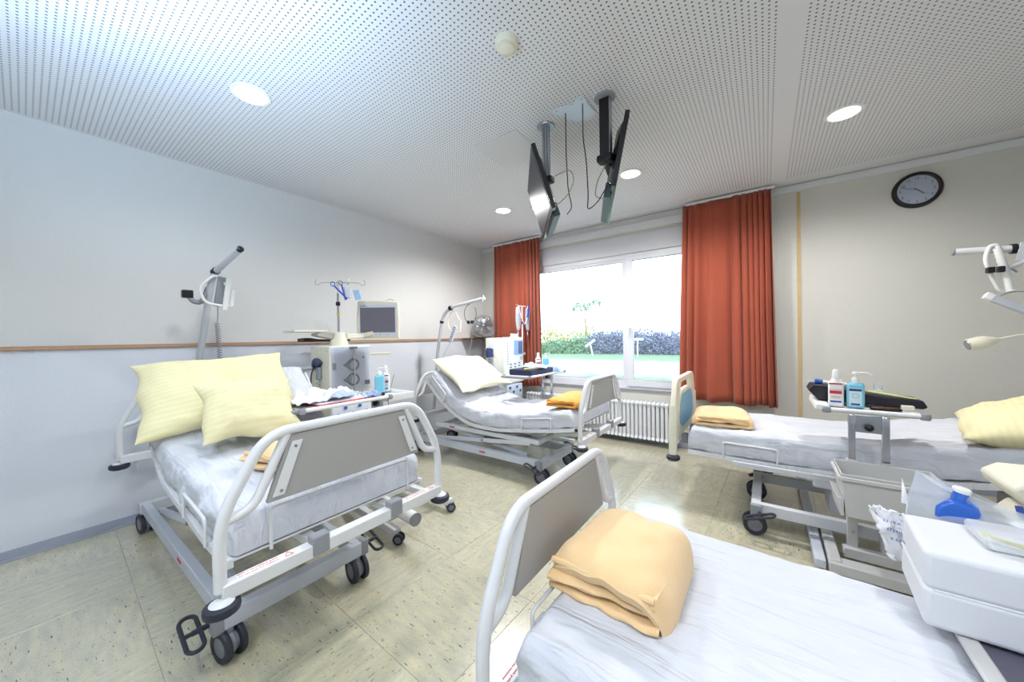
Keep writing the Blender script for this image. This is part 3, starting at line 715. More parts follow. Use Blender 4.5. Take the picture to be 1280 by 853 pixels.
for xx, dx in ((x-.0205, -.005), (x+.0205, .005)):
    pp = [p for p in fillet([(0, y0+.15, .62), (0, y0+.19, .78), (0, y0+.27, .84), (0, y1-.27, .84), (0, y1-.19, .78), (0, y1-.15, .62), (0, y1-.25, .565), (0, y0+.25, .565)], .05, 5, True)]
    MB().prism([(p.y, p.z) for p in pp], (xx, 0, 0), (0, 1, 0), (0, 0, 1), (dx, 0, 0)).build('panel', blue_panel, eb, bevel=.002)
for yy in (y0-.005, y1+.005):
    MB().tube(fillet([(x, yy, .40), (x, yy, .62), (x, yy+(.03 if yy < 3.4 else -.03), .78)], .08), .03, 14).build('corner_post', eb_m, eb)
    MB().lathe([(.02, -.018), (.04, -.02), (.05, -.01), (.05, .01), (.04, .018), (.02, .016)], (x, yy, .375), (0, 0, 1), 24, ring=True).build('bumper_wheel', dark_rubber, eb)
MB().box(-.2, .55, 2.955, 2.975, .395, .43).build('side_bar', grey_paint, bedD, bevel=.003)
MB().prism([(2.97, .45), (3.94, .45), (3.94, .98), (2.97, .98)], (1.6, 0, 0), (0, 1, 0), (0, 0, 1), (.04, 0, 0)).build('head_board', eb_m, bedD, bevel=.03)

# ------------------------------------------------------------------ lifting poles on the beds
def handle_strap(bed_, top, drop, w, d, tw, m, name='grab_handle'):
    """closed loop handle hanging from top; d = horizontal direction of its width"""
    top = V(top); d = V(d).normalized()
    pts = fillet([top, top-d*w*.5+V((0, 0, -drop*.45)), top-d*w*.35+V((0, 0, -drop*.9)), top+d*w*.45+V((0, 0, -drop)), top+d*w*.5+V((0, 0, -drop*.55))], .05, 6, True)
    o = MB().tube(pts, tw, 8, True).build(name, m, bed_)
    g = [top-V((0, 0, drop*.98))+d*(w*.45)+V((0, 0, drop*.5))*k+d*(w*.06*k) for k in [i/14 for i in range(15)]]
    MB().tube(g, lambda u: tw*1.5+tw*.25*sin(u*60), 8).build('grip', m, o)
    return o
def coil(bed_, a, b, r, n, wire, m, name='coiled_cord'):
    a, b = V(a), V(b); d = b-a; s1 = d.cross(V((1, 0, 0))).normalized(); s2 = d.normalized().cross(s1)
    return MB().tube([a+d*(i/(n*8))+(s1*cos(2*pi*i/8)+s2*sin(2*pi*i/8))*r for i in range(n*8+1)], wire, 5).build(name, m, bed_)
PA = MB().tube(fillet([(-3.79, .80, .45), (-3.74, .83, 1.17), (-3.53, .872, 1.83), (-3.47, .885, 1.9), (-3.13, .945, 2.03)], [.0, .0, .05, .05, 0]), .023, 12).build('lifting_pole', grey_paint, bedA)
MB().lathe([(.0225, 0), (.0235, .02), (.012, .025), (.001, .025)], (-3.14, .943, 2.025), (.93, .17, .36), 12).build('pole_cap', black, PA)
MB().lathe([(.028, -.02), (.028, .02)], (-3.47, .885, 1.9), (.93, .17, .36), 14).build('strap_ring', black, PA)
handle_strap(bedA, (-3.47, .885, 1.885), .26, .2, (.35, .94, 0), .010, whitep)
MB().beam((-3.45, .92, 1.86), (-3.5, .9, 1.63), .05, .03, (1, 0, 0)).build('handset', dgrey, PA, bevel=.006)
MB().beam((-3.40, .95, 1.84), (-3.45, .93, 1.6), .035, .02, (1, 0, 0)).build('handset_cover', whitep, PA, bevel=.004)
MB().tube(fillet([(-3.56, .86, 1.78), (-3.56, .82, 1.66), (-3.56, .77, 1.66), (-3.58, .75, 1.70)], .04), .018, 10).build('handset_holder', dgrey, PA)
MB().box(-3.60, -3.55, .705, .77, 1.69, 1.75).build('holder_clip', black, PA, bevel=.008)
MB().tube(fillet([(-3.5, .9, 1.63), (-3.5, .9, 1.55), (-3.5, .895, 1.5)], .02), .004, 6).build('cord', coil_grey, PA)
coil(bedA, (-3.5, .895, 1.5), (-3.45, .90, 1.05), .014, 24, .0038, coil_grey)

PB = MB().tube(fillet([(-3.62, 3.2, .4), (-3.52, 3.2, 1.18), (-3.42, 3.2, 1.6), (-3.36, 3.22, 1.70), (-3.27, 3.24, 1.75), (-2.82, 3.35, 1.835)], [0, 0, .05, .04, .04, 0]), .020, 12).build('lifting_pole', grey_paint, bedB)
MB().cyl((-2.835, 3.33, 1.79), (-2.825, 3.33, 1.875), .007).build('pole_end_stop', whitep, PB)
MB().lathe([(.03, -.02), (.03, .02)], (-3.3, 3.235, 1.735), (.97, .2, .18), 14).build('strap_ring', black, PB)
MB().lathe([(.026, -.015), (.026, .015)], (-3.43, 3.2, 1.56), (.3, 0, 1), 14).build('strap_ring', black, PB)
handle_strap(bedB, (-3.25, 3.24, 1.72), .30, .2, (.9, .2, 0), .007, whitep)
MB().beam((-3.2, 3.22, 1.50), (-3.29, 3.2, 1.28), .055, .02, (0, 1, 0)).build('handset', mat('white handset', 'D5DCE2', .4), PB, bevel=.004)
mb = MB()
for k in range(7):
    for j in (-1, 1):
        c = V((-3.2, 3.22, 1.50)).lerp(V((-3.29, 3.2, 1.28)), .1+.13*k)+V((.012*j, -.012, 0)); mb.lathe([(.006, 0), (.006, .004), (.001, .004)], c, (0, -1, 0), 8)
mb.build('handset_key', bluep, PB)
MB().tube(fillet([(-3.29, 3.2, 1.28), (-3.33, 3.15, 1.16), (-3.36, 3.12, 1.08)], .03), .003, 6).build('cord', coil_grey, PB)
# headphones hanging on the pole
hpB = thing('headphones', 'thin black headphones hanging from the bed pole near the fan', 'headphones', (-3.02, 3.3, 1.6))
MB().tube([(-3.02+.10*sin(a), 3.3, 1.65+.12*cos(a)) for a in [radians(205+310*i/24-180+25) for i in range(25)]], .0035, 6).build('headband', black, hpB)
for dx in (-.032, .032): MB().lathe([(.02, -.012), (.024, 0), (.02, .012)], (-3.02+dx, 3.3, 1.545), (1, 0, .3), 14).build('ear_cushion', black, hpB)
MB().tube(fillet([(-2.99, 3.3, 1.53), (-2.985, 3.28, 1.3), (-2.99, 3.22, 1.12), (-2.93, 3.2, 1.08), (-2.86, 3.2, 1.045)], .05), .002, 6).build('headphone_cord', coil_grey, hpB)

# ------------------------------------------------------------------ pillows and blankets
def pillow(name, label, cat, c, u, v, W, H, T, m, seed, group=None, sag=.0, wr=1.0, pinch=.07):
    c, u, v = V(c), V(u).normalized(), V(v); v = (v-u*u.dot(v)).normalized(); n = u.cross(v).normalized()
    if n.z < 0: n = -n
    NU, NV = 44, 36; vs = []
    def P(a, b, side):
        x = math.copysign(abs(sin(a*pi/2))**.9, a); y = math.copysign(abs(sin(b*pi/2))**.9, b)
        ax_ = x*W/2*(1-pinch*(1-y*y)); by = y*H/2*(1-pinch*(1-x*x))
        f = (max(0, 1-abs(x)**2.6)**.55)*(max(0, 1-abs(y)**2.6)**.55)
        w = noise.noise(V((x*2.2+seed, y*2.2, side*.7)))*.14 + noise.noise(V((x*5+seed, y*6, side)))*.06*wr
        rim = (1-f)
        w3 = noise.noise(V((x*4+seed, y*4, 9)))*.012*wr
        ax_ += noise.noise(V((y*1.7+seed, 4, x*.5)))*.028*abs(x)**3; by += noise.noise(V((x*1.7+seed, 7, y*.5)))*.03*abs(y)**3
        # creases running in from the corners and edges
        cr = (1-abs(noise.noise(V((x*2.2+y*1.6+seed, y*2.6-x, 4.4)))))**9*.016*wr + noise.noise(V((x*1.6+seed, y*1.8, 6)))*.02*wr
        return c+u*ax_+v*by+n*(side*T/2*f*(1+w)+w3*rim+cr*f*side-sag*x*x*0)
    for side in (1, -1):
        for i in range(NU+1):
            for j in range(NV+1): vs.append(P(2*i/NU-1, 2*j/NV-1, side))
    st = NV+1; off = (NU+1)*st; fs = []
    for i in range(NU):
        for j in range(NV):
            a = i*st+j; fs.append((a, a+st, a+st+1, a+1)); fs.append((off+a, off+a+1, off+a+st+1, off+a+st))
    mb = MB().add(vs, fs); mb.uv = lambda co: ((co-c).dot(u)/.5, (co-c).dot(v)/.5)
    # piped hem flange
    o = mb.build(name, m, None, org=c); tag(o, label, cat, group); return o
pillow('pillow', 'large pale yellow pillow leaning against the head of the left bed', 'pillow', (-2.83, .735, 1.045), (.16, .97, 0.07), (-.76, 0.1, .62), .78, .60, .21, pillow_yellow, 1.3)
pillow('pillow', 'smaller pale yellow pillow resting in front of the large yellow one', 'pillow', (-2.45, .77, .965), (.09, 1, .0), (-.66, 0, .70), .46, .40, .18, pillow_yellow, 5.1, wr=.8)
pillow('pillow', 'large ivory pillow on the raised head of the bed by the window', 'pillow', (-2.93, 3.22, .93), (.04, 1, 0), (-.84, 0, .52), .84, .66, .2, pillow_ivory, 8.8)
pillow('pillow', 'yellow pillow lying at the head of the bed along the window wall', 'pillow', (1.27, 3.36, .82), (.25, 1, .02), (.88, -.22, .22), .84, .64, .24, pillow_yellow, 11.4)

def blanket(label, c, u, W, H, th, layers, m, seed, drape=.0, loose=.5, tilt=0.0, taper=1.0, ztop=None):
    """folded fleece: an outer layer rolling down over three sides, inner layers showing along the open side"""
    c = V(c); u = V((u[0], u[1], 0)).normalized(); v = V((-u.y, u.x, 0))
    t = thing('blanket', label, 'blanket', c, 'folded fleece blankets on the beds')
    rnd = random.Random(seed); HT = th*(layers+.6)
    NU, NV = 56, 50
    def hump(x, y):
        return HT*(1+.16*noise.noise(V((x*1.1+seed, y*1.2, 3)))+.05*noise.noise(V((x*3.5+seed, y*3, 5))))
    def outer(side):
        vs = []
        for i in range(NU+1):
            for j in range(NV+1):
                x = sin((2*i/NU-1)*pi/2); y = sin((2*j/NV-1)*pi/2)
                tp = 1-(1-taper)*(y*.5+.5)
                f = max(0, 1-abs(x)**4.2)**.42*(max(0, 1-max(0, y)**4.5)**.42)
                e = 1+.05*noise.noise(V((x*1.5+seed, y*1.5, 11)))
                cr_ = 1-.16*(abs(x)**5)*(abs(y)**5); px = x*W/2*tp*e*cr_*(1+.05*(1-y)*abs(x)); py = y*H/2*e*cr_
                top = hump(x, y)
                zz = top*f
                fr = max(0, -y)**10
                zz -= fr*HT*(.30+.12*noise.noise(V((x*2.4, seed, 1))))
                if side < 0: zz = max(.002, zz-th*(1.0-.15*noise.noise(V((x*3, y*3, seed))))) if f > .05 else zz
                if side < 0 and zz < .003: zz = .002
                vs.append(c+u*px+v*(py-fr*.01*(1 if side > 0 else -.6))+V((0, 0, max(zz, .002)+tilt*px)))
        return vs
    vs = outer(1)+outer(-1); st = NV+1; off = (NU+1)*st; fs = []
    for i in range(NU):
        for j in range(NV):
            a = i*st+j; fs.append((a, a+st, a+st+1, a+1)); fs.append((off+a, off+a+1, off+a+st+1, off+a+st))
    for i in range(NU): a = i*st; fs.append((a, off+a, off+a+st, a+st))
    MB().add(vs, fs).build('outer_fold', m, t)
    for k in range(layers-1):
        w_ = W/2*(.93-.02*k); yf = -H/2*(1.03-.03*k+rnd.uniform(-.03, .03)); z0 = th*k*1.05
        def slab(i, j, w_=w_, yf=yf, z0=z0, k=k):
            x = 2*i-1; a = 2*pi*j
            yy = yf+.03+.10*(1 if cos(a) > 0 else 0)*cos(a)+(.03*cos(a) if cos(a) < 0 else 0)
            n_ = noise.noise(V((x*2+seed, k*2.2, 1)))
            return c+u*(x*w_*(1-.02*abs(x)**6))+v*(yy+.02*n_+.02*x*(k % 2))+V((0, 0, z0+th*.5+sin(a)*th*.5+.006*noise.noise(V((x*3+seed, a, k)))+.004*k))
        MB().grid(slab, 34, 17).build('inner_fold', m, t)
    pts = [c+v*(-H/2*.99)+u*(W/2*(.86-1.72*i/16))+V((0, 0, HT*.72+noise.noise(V((i*.4+seed, 1, 1)))*.006)) for i in range(17)]
    MB().tube(pts, th*.32, 8).build('hem', m, t)
    return t
blanket('thick folded apricot blanket at the foot of the foreground bed', (-.39, 1.205, .535), (1, -.06), .37, .465, .030, 4, orange_fleece, 3.3, drape=.5, loose=1.2, taper=.93)
blanket('folded apricot blanket behind the footboard of the two-pillow bed', (-2.0, .84, .725), (1, .25), .34, .36, .028, 3, orange_fleece, 7.1, drape=.4)
blanket('folded deep orange blanket at the foot of the bed by the window', (-1.53, 3.15, .70), (1, .05), .32, .62, .022, 3, deep_fleece, 9.4, drape=.4)
blanket('folded apricot blanket behind the cream and blue bed end', (-.30, 3.36, .625), (1, .12), .40, .5, .028, 3, orange_fleece, 12.9, drape=.5)

# ------------------------------------------------------------------ bottles
def spray_bottle(label, x, y, z, yaw_, group):
    t = thing('disinfectant_bottle', label, 'bottle', (x, y, z), group)
    d = V((cos(yaw_), sin(yaw_), 0)); n = V((-d.y, d.x, 0)); c = V((x, y, z))
    def rr(w, dp, z0, z1, mname, m, b):
        mb = MB().prism([(-w, -dp), (w, -dp), (w, dp), (-w, dp)], c+V((0, 0, z0)), n, d, (0, 0, z1-z0)); return mb.build(mname, m, t, bevel=b)
    rr(.036, .022, .002, .155, 'bottle_body', whitep, .01)
    MB().lathe([(.03, .15), (.022, .172), (.016, .178)], c, seg=18).build('bottle_neck', whitep, t)
    MB().lathe([(.019, .176), (.02, .18), (.016, .225), (.012, .232), (.001, .232)], c, seg=16).build('cap', whitep, t)
    for z0, z1, w, m in ((.140, .149, .031, red), (.083, .102, .028, red), (.108, .110, .03, red), (.066, .068, .022, red), (.058, .060, .022, red), (.03, .040, .026, bluep)):
        off = .0228; MB().prism([(-w, z0), (w, z0), (w, z1), (-w, z1)], c+d*off, n, (0, 0, 1), d*.0008).build('printed_band', m, t)
    return t
def pump_bottle(label, x, y, z, yaw_, group, labelled=True):
    t = thing('pump_bottle', label, 'bottle', (x, y, z), group)
    d = V((cos(yaw_), sin(yaw_), 0)); n = V((-d.y, d.x, 0)); c = V((x, y, z))
    MB().prism([(-.04, -.027), (.04, -.027), (.04, .027), (-.04, .027)], c+V((0, 0, .002)), n, d, (0, 0, .155)).build('bottle_body', aqua, t, bevel=.016)
    MB().lathe([(.017, .154), (.018, .158), (.017, .182), (.012, .188)], c, seg=16).build('screw_cap', whitep, t)
    hd = MB().cyl(c+V((0, 0, .185)), c+V((0, 0, .215)), .0055, 8).lathe([(.015, .207), (.016, .213), (.012, .222)], c, seg=14).tube(fillet([c+V((0, 0, .216)), c+n*(.055)+V((0, 0, .219)), c+n*.07+V((0, 0, .202))], .015), .004, 8)
    hd.build('pump_head', whitep, t)
    if labelled:
        lb = MB().prism([(-.028, .02), (.028, .02), (.028, .125), (-.028, .125)], c+d*.0275, n, (0, 0, 1), d*.0006).build('label', mat('pale blue bottle label', 'CFE6EE', .5), t)
        MB().prism([(-.027, .108), (.027, .108), (.027, .122), (-.027, .122)], c+d*.0282, n, (0, 0, 1), d*.0006).build('label_band', mat('navy print', '1E3A6E', .5), lb)
        MB().prism([(-.02, .024), (.02, .024), (.02, .034), (-.02, .034)], c+d*.0282, n, (0, 0, 1), d*.0006).build('label_band', mat('navy print', '1E3A6E', .5), lb)
        MB().tube([c+d*.0285+n*.014*cos(a)+V((0, 0, .08+.014*sin(a))) for a in [2*pi*i/16 for i in range(16)]], .0008, 5, True).build('emblem', bluep, lb)
    return t

# ------------------------------------------------------------------ over-bed tables
def table(label, x0, x1, y0, y1, z, long_axis, posts, base, wing=None, name='overbed_table', brk=True):
    t = thing(name, label, 'table', ((x0+x1)/2, (y0+y1)/2, 0), 'over-bed tables on castors')
    MB().box(x0, x1, y0, y1, z-.022, z).build('table_top', tray_grey, t, bevel=.006)
    rim = MB()
    for a, b in (((x0, y0), (x1, y0)), ((x0, y1), (x1, y1))) if long_axis == 'x' else (((x0, y0), (x0, y1)), ((x1, y0), (x1, y1))):
        rim = MB().tube([(a[0], a[1], z-.006), (b[0], b[1], z-.006)], .0125, 10); rim.build('edge_rail', whitep, t)
    for q in ((x0, y0), (x1, y0), (x1, y1), (x0, y1)):
        MB().lathe([(.018, -.02), (.022, -.012), (.022, .008), (.018, .014)], (q[0], q[1], z-.006), seg=14).build('corner_cap', dgrey, t)
    for (px, py, zt) in posts:
        MB().box(px-.016, px+.016, py-.013, py+.013, .55, zt).build('inner_post', chrome, t, bevel=.003)
        MB().box(px-.024, px+.024, py-.02, py+.02, .05, .60).build('outer_post', beige, t, bevel=.006)
    if len(posts) > 1 and brk:
        (a, b, _), (c, d, _) = posts[:2]
        pl = MB().box(min(a, c), max(a, c)+.001, min(b, d)-.004, max(b, d)+.004, z-.12, z-.02).build('tilt_bracket', steel, t, bevel=.002)
        kx, ky = (a+c)/2, (b+d)/2
        MB().lathe([(.001, 0), (.018, .002), (.02, .02), (.001, .03)], (kx, min(b, d)-.01, z-.085), (0, -1, 0), 14).build('tilt_knob', black, pl)
        MB().box(min(a, c), max(a, c)+.001, min(b, d)-.008, max(b, d)+.008, .44, .58).build('cross_panel', beige, t, bevel=.004)
    for (a, b, w, h_, m) in base: MB().beam(a, b, w, h_).build('base_bar', m, t, bevel=.006)
    return t

# table D, beside the bed along the window wall
TD = table('grey over-bed table with two bottles and a black wedge on it', .30, .705, 2.87, 3.23, .88, 'x', [(.405, 2.83, .86), (.545, 2.83, .86)],
    [((.24, 2.58, .05), (.24, 4.2, .05), .05, .05, blue_paint), ((.305, 2.60, .056), (.305, 3.12, .056), .055, .055, beige), ((.275, 2.62, .046), (.66, 2.62, .046), .09, .06, beige), ((.36, 2.80, .06), (.66, 2.80, .06), .05, .06, beige), ((.66, 2.6, .05), (.66, 3.3, .05), .05, .05, beige)])
MB().prism([(.245, .868), (.315, .868), (.315, .90), (.25, .905)], (0, 2.86, 0), (1, 0, 0), (0, 0, 1), (0, .38, 0)).build('side_wing', whitep, TD, bevel=.006)
MB().lathe([(.001, 0), (.008, .002), (.008, .006)], (.405, 2.80, .18), (0, -1, 0), 10).build('bolt', steel, TD)
# storage tray hung in front
tr = thing('storage_tray', 'empty grey plastic storage tray hung on the front of the table posts', 'tray', (.5, 2.66, .37))
def opentray(x0, x1, y0, y1, z0, z1, fl, th_, m, par):
    mb = MB(); o_ = [(x0+fl, y0+fl), (x1-fl, y0+fl), (x1-fl, y1-fl), (x0+fl, y1-fl)]; O_ = [(x0, y0), (x1, y0), (x1, y1), (x0, y1)]
    def q(pts, z, i): return [(a+(i if k in (0, 3) else -i), b+(i if k in (0, 1) else -i), z) for k, (a, b) in enumerate(pts)]
    vs = q(o_, z0, 0)+q(O_, z1, 0)+q(O_, z1, th_)+q(o_, z0+th_, th_)
    fs = [(0, 1, 2, 3)]+[(i, (i+1) % 4, 4+(i+1) % 4, 4+i) for i in range(4)]+[(4+i, 4+(i+1) % 4, 8+(i+1) % 4, 8+i) for i in range(4)]+[(8+i, 8+(i+1) % 4, 12+(i+1) % 4, 12+i) for i in range(4)]+[(12, 13, 14, 15)]
    return mb.add(vs, fs).build('tray_body', m, par, bevel=.004)
opentray(.318, .70, 2.50, 2.775, .37, .60, .02, .005, beige, tr)
mb = MB().beam((.312, 2.494, .575), (.706, 2.494, .575), .012, .02).beam((.312, 2.494, .575), (.312, 2.77, .575), .012, .02, (0, 0, 1)).beam((.706, 2.494, .575), (.706, 2.77, .575), .012, .02)
mb.build('tray_rim', beige, tr, bevel=.003)
MB().prism([(.315, .37), (.33, .37), (.33, .46), (.30, .47)], (0, 2.52, 0), (1, 0, 0), (0, 0, 1), (0, .24, 0)).build('side_pocket', beige, tr, bevel=.003)

GB = 'disinfectant bottles on the over-bed tables'
spray_bottle('white and red spray bottle on the table by the window-wall bed', .352, 2.94, .881, -1.75, GB)
pump_bottle('aqua pump bottle standing right of the white and red bottle', .437, 2.925, .881, -1.72, GB)
w = MB().prism([(0, 0), (.455, 0), (.475, .012), (.455, .05), (.30, .055), (.02, .10), (-.03, .10), (-.05, .06)], (.275, 3.0, .905), (1, 0, -.03), (0, 0, 1), (0, .18, 0)).build('wedge_cushion', black_vinyl, None, bevel=.008)
w2 = tag(w, 'black vinyl wedge cushion lying across the window-wall table', 'cushion')
# things lying on the wedge
def tubeobj(name, label, cat, pts, r, m, group=None):
    o = MB().tube(pts, r, 8).build(name, m, None, org=V(pts[0])); return tag(o, label, cat, group)
s_ = thing('syringe', 'clear syringe with blue cap on the left end of the black wedge', 'syringe', (.25, 3.06, 1.02))
MB().cyl((.30, 3.06, 1.018), (.42, 3.05, 1.006), .0125, 12).build('barrel', mat('frosted tube', 'DDE6DD', .4), s_); MB().cyl((.262, 3.06, 1.022), (.30, 3.06, 1.018), .016, 12).build('cap', bluep, s_)
MB().cyl((.22, 3.06, 1.026), (.262, 3.06, 1.022), .008, 10).build('tip', clear, s_)
cp = MB().lathe([(.012, 0), (.022, .002), (.026, .045), (.024, .045), (.02, .006), (.001, .005)], (.565, 3.1, .975), seg=16).build('medicine_cup', clear, None); tag(cp, 'small clear plastic cup on the black wedge behind the aqua bottle', 'cup')
yp = MB().prism([(0, 0), (.20, -.03), (.215, -.01), (.02, .05)], (.50, 3.04, .972), (1, 0, -.13), (0, 1, 0), (0, 0, .006)).build('packet', mat('yellow paper packet', 'D9DB8A', .6), None, bevel=.001); tag(yp, 'flat yellow packet lying on the black wedge', 'packet')
rem = thing('remote_control', 'black remote control with orange keys lying on the table front edge', 'remote control', (.62, 2.93, .882))
MB().box(.50, .63, 2.915, 2.955, .8815, .897).build('remote_body', black, rem, bevel=.005)
mb = MB()
for i in range(9):
    for j in (0, 1): mb.box(.508+.0125*i, .516+.0125*i, 2.922+.014*j, 2.929+.014*j, .897, .8995)
mb.build('remote_keys', mat('orange key rubber', 'A8563A', .5), rem)['kind'] = 'stuff'
bx = MB().box(.64, .69, 2.97, 3.02, .8815, .91).build('small_box', cream, None, bevel=.003); tag(bx, 'small cream cardboard box at the right end of the table', 'box')

# table A over the two-pillow bed
def table_y(label, x0, x1, y0, y1, z, px, py, base, wing):
    t = table(label, x0, x1, y0, y1, z, 'y', [(px[0], py, z-.02), (px[1], py, z-.02)], base)
    hp_ = fillet([(x0+.01, y0, z-.008), (x0+.01, y0-.075, z-.008), (x1-.01, y0-.075, z-.008), (x1-.01, y0, z-.008)], .03)
    MB().tube(hp_, .014, 12).build('end_handle', dgrey, t)
    if wing: MB().box(x0+.03, x1-.02, y1, y1+.24, z-.05, z-.03).box(x0+.03, x0+.045, y1, y1+.24, z-.05, z).box(x1-.035, x1-.02, y1, y1+.24, z-.05, z).box(x0+.03, x1-.02, y1+.225, y1+.24, z-.05, z).build('side_wing', whitep, t, bevel=.004)
    return t
TA = table_y('grey over-bed table heaped with papers beside the two-pillow bed', -2.72, -2.32, .995, 1.62, .92, (-2.60, -2.50), 1.66,
    [((-2.75, 1.48, .07), (-1.98, 1.42, .07), .05, .05, white_paint), ((-2.75, 1.92, .07), (-2.0, 1.92, .07), .05, .05, white_paint), ((-2.55, 1.45, .07), (-2.55, 1.95, .07), .08, .05, white_paint), ((-2.15, 1.45, .10), (-2.15, 1.94, .10), .05, .04, white_paint)], True)
MB().cyl((-2.3, 1.53, .15), (-1.89, 1.495, .15), .042, 20).build('base_tube', whitep, TA)
MB().cyl((-1.893, 1.495, .15), (-1.885, 1.494, .15), .043, 20).build('tube_end_cap', dgrey, TA)
for (a, b, cc) in ((-1.97, 1.42, .6), (-2.0, 1.92, 1), (-2.75, 1.92, 2)): caster_parts(TA, a, b, cc, r=.035, small=True, zt=.06)
pump_bottle('aqua pump bottle on the side wing of the paper-heaped table', -2.62, 1.735, .893, -.75, GB, False)
spray_bottle('white and red bottle behind the aqua one on the paper-heaped table', -2.66, 1.815, .893, -.75, GB)
# table B
TB = table_y('grey over-bed table carrying blue packets beside the window bed', -2.50, -2.14, 3.30, 4.12, .90, (-2.40, -2.27), 4.02,
    [((-2.6, 3.9, .06), (-1.9, 3.9, .06), .05, .05, blue_paint), ((-2.6, 4.2, .06), (-1.9, 4.2, .06), .05, .05, blue_paint), ((-2.4, 3.88, .07), (-2.4, 4.22, .07), .08, .05, blue_paint)], False)
spray_bottle('white and red bottle at the window end of the packet-covered table', -2.47, 4.02, .901, -.75, GB)
pump_bottle('aqua pump bottle at the window end of the packet-covered table', -2.40, 4.10, .901, -.75, GB, False)

# loose paper, bags and packets
def crumple(name, label, cat, c, w, d, h_, m, seed, n=22, group=None, sharp=1.0, yaw_=0):
    """crumpled sheet resting on a surface, with folds"""
    c = V(c); vs = []; ux = V((cos(yaw_), sin(yaw_), 0)); uy = V((-sin(yaw_), cos(yaw_), 0))
    def fn(i, j):
        x, y = i-.5, j-.5
        a = abs(noise.noise(V((x*3.1+seed, y*3.1, seed))))*1.6+abs(noise.noise(V((x*8+seed, y*8, 2))))*.6*sharp
        e = 1-max(abs(x), abs(y))*2
        r = 1+noise.noise(V((x*2.5+seed, y*2.5, 8)))*.25
        return c+ux*(x*w*r)+uy*(y*d*r)+V((0, 0, .002+h_*min(1, a)*(.3+.7*min(1, e*3))))
    o = MB().grid(fn, n, n).build(name, m, None, solid=.0012, org=c); return tag(o, label, cat, group)
folder = MB().prism([(0, 0), (.29, .02), (.27, .42), (-.02, .38)], (-2.62, 1.08, .9215), (1, 0, 0), (0, 1, 0), (0, 0, .006)).build('folder', red, None, bevel=.001)
tag(folder, 'red-edged folder under the heap of papers on the table', 'folder')
pgs = MB().prism([(.01, .01), (.277, .03), (.262, .41), (-.01, .37)], (-2.62, 1.08, .928), (1, 0, 0), (0, 1, 0), (0, 0, .01)).build('paper_stack', paper, None, bevel=.001)
tag(pgs, 'white sheets stacked directly on the red folder', 'paper')
gp = 'papers heaped on the over-bed table'
crumple('crumpled_paper', 'crumpled white paper at the handle end of the heap', 'paper', (-2.50, 1.12, .938), .27, .24, .085, paper, 2.2, group=gp)
crumple('crumpled_paper', 'crumpled white paper in the middle of the heap, beside the leaflet', 'paper', (-2.54, 1.27, .938), .24, .22, .06, paper, 7.9, group=gp)
crumple('paper_sheet', 'blue-grey printed sheet lying across the heap of papers', 'paper', (-2.44, 1.27, .955), .20, .22, .035, mat('blue-grey printed sheet', 'AEBBD6', .7, var=.3, nscale=30), 4.4, sharp=.2, group=gp, yaw_=.5)
crumple('leaflet', 'stiff white leaflet standing up in the heap of papers', 'paper', (-2.52, 1.36, .958), .20, .15, .05, paper, 5.7, sharp=0, group=gp, yaw_=-.4)
o = crumple('plastic_packet', 'blue striped plastic packet next to the bottles on the table', 'packet', (-2.40, 1.50, .921), .12, .14, .05, mat('blue striped film', '9FB4E6', .25, var=.5, nscale=60), 3.1, n=18)
tag(MB().lathe([(.001, 0), (.012, .004), (.014, .02), (.001, .028)], (-2.36, 1.59, .921), seg=12).build('rubber_stopper', black, None), 'small black rubber stopper beside the striped packet', 'stopper')
# things on table B
tag(MB().prism([(0, 0), (.30, .02), (.32, .50), (.02, .52)], (-2.46, 3.34, .9005), (1, 0, 0), (0, 1, 0), (0, 0, .07)).build('arm_cushion', mat('dark navy vinyl', '2A2E52', .5), None, bevel=.014), 'dark navy arm cushion on the table by the window bed', 'cushion')
tag(MB().prism([(0, 0), (.10, .16), (.14, .40), (.04, .42), (-.06, .1)], (-2.26, 3.36, .972), (1, 0, 0), (0, 1, .02), (0, 0, .006)).build('magazine', mat('yellow green magazine', 'D6D85A', .4, var=.3, nscale=25), None), 'yellow-green magazine on the navy arm cushion', 'magazine')
crumple('plastic_packet', 'blue and white plastic packets heaped on the navy cushion', 'packet', (-2.26, 3.62, .972), .3, .3, .06, mat('blue white film', 'AFC3EA', .25, var=.35, nscale=40), 9.3, yaw_=.3)
crumple('plastic_packet', 'crumpled blue packet at the window end of the table', 'packet', (-2.24, 3.92, .902), .22, .24, .06, mat('blue film packet', '7C9CE0', .25, var=.4, nscale=40), 6.3)

# ------------------------------------------------------------------ dialysis machine A
t = thing('dialysis_machine', 'cream dialysis machine with a clear door over two pump rings', 'dialysis machine', (-3.33, 1.8, 0))
MB().box(-3.53, -3.17, 1.60, 2.0, .12, 1.295).build('machine_body', cream, t, bevel=.012)
MB().box(-3.60, -3.1, 1.56, 2.04, .07, .14).build('machine_base', cream, t, bevel=.01)
for (a, b) in ((-3.14, 1.6), (-3.14, 2.0), (-3.56, 1.6), (-3.56, 2.0)): caster_parts(t, a, b, .7, r=.04, small=True, zt=.08)
fr = MB().box(-3.17, -3.165, 1.61, 1.99, .86, 1.285).build('pump_front', mat('light grey front plate', 'D4D8E0', .35), t, bevel=.002)
MB().box(-3.17, -3.165, 1.61, 1.99, .2, .84).build('lower_front', mat('pale lower plate', 'D9DCE2', .4), t, bevel=.002)
dgp = mat('dark blue-grey pump', '515B70', .35)
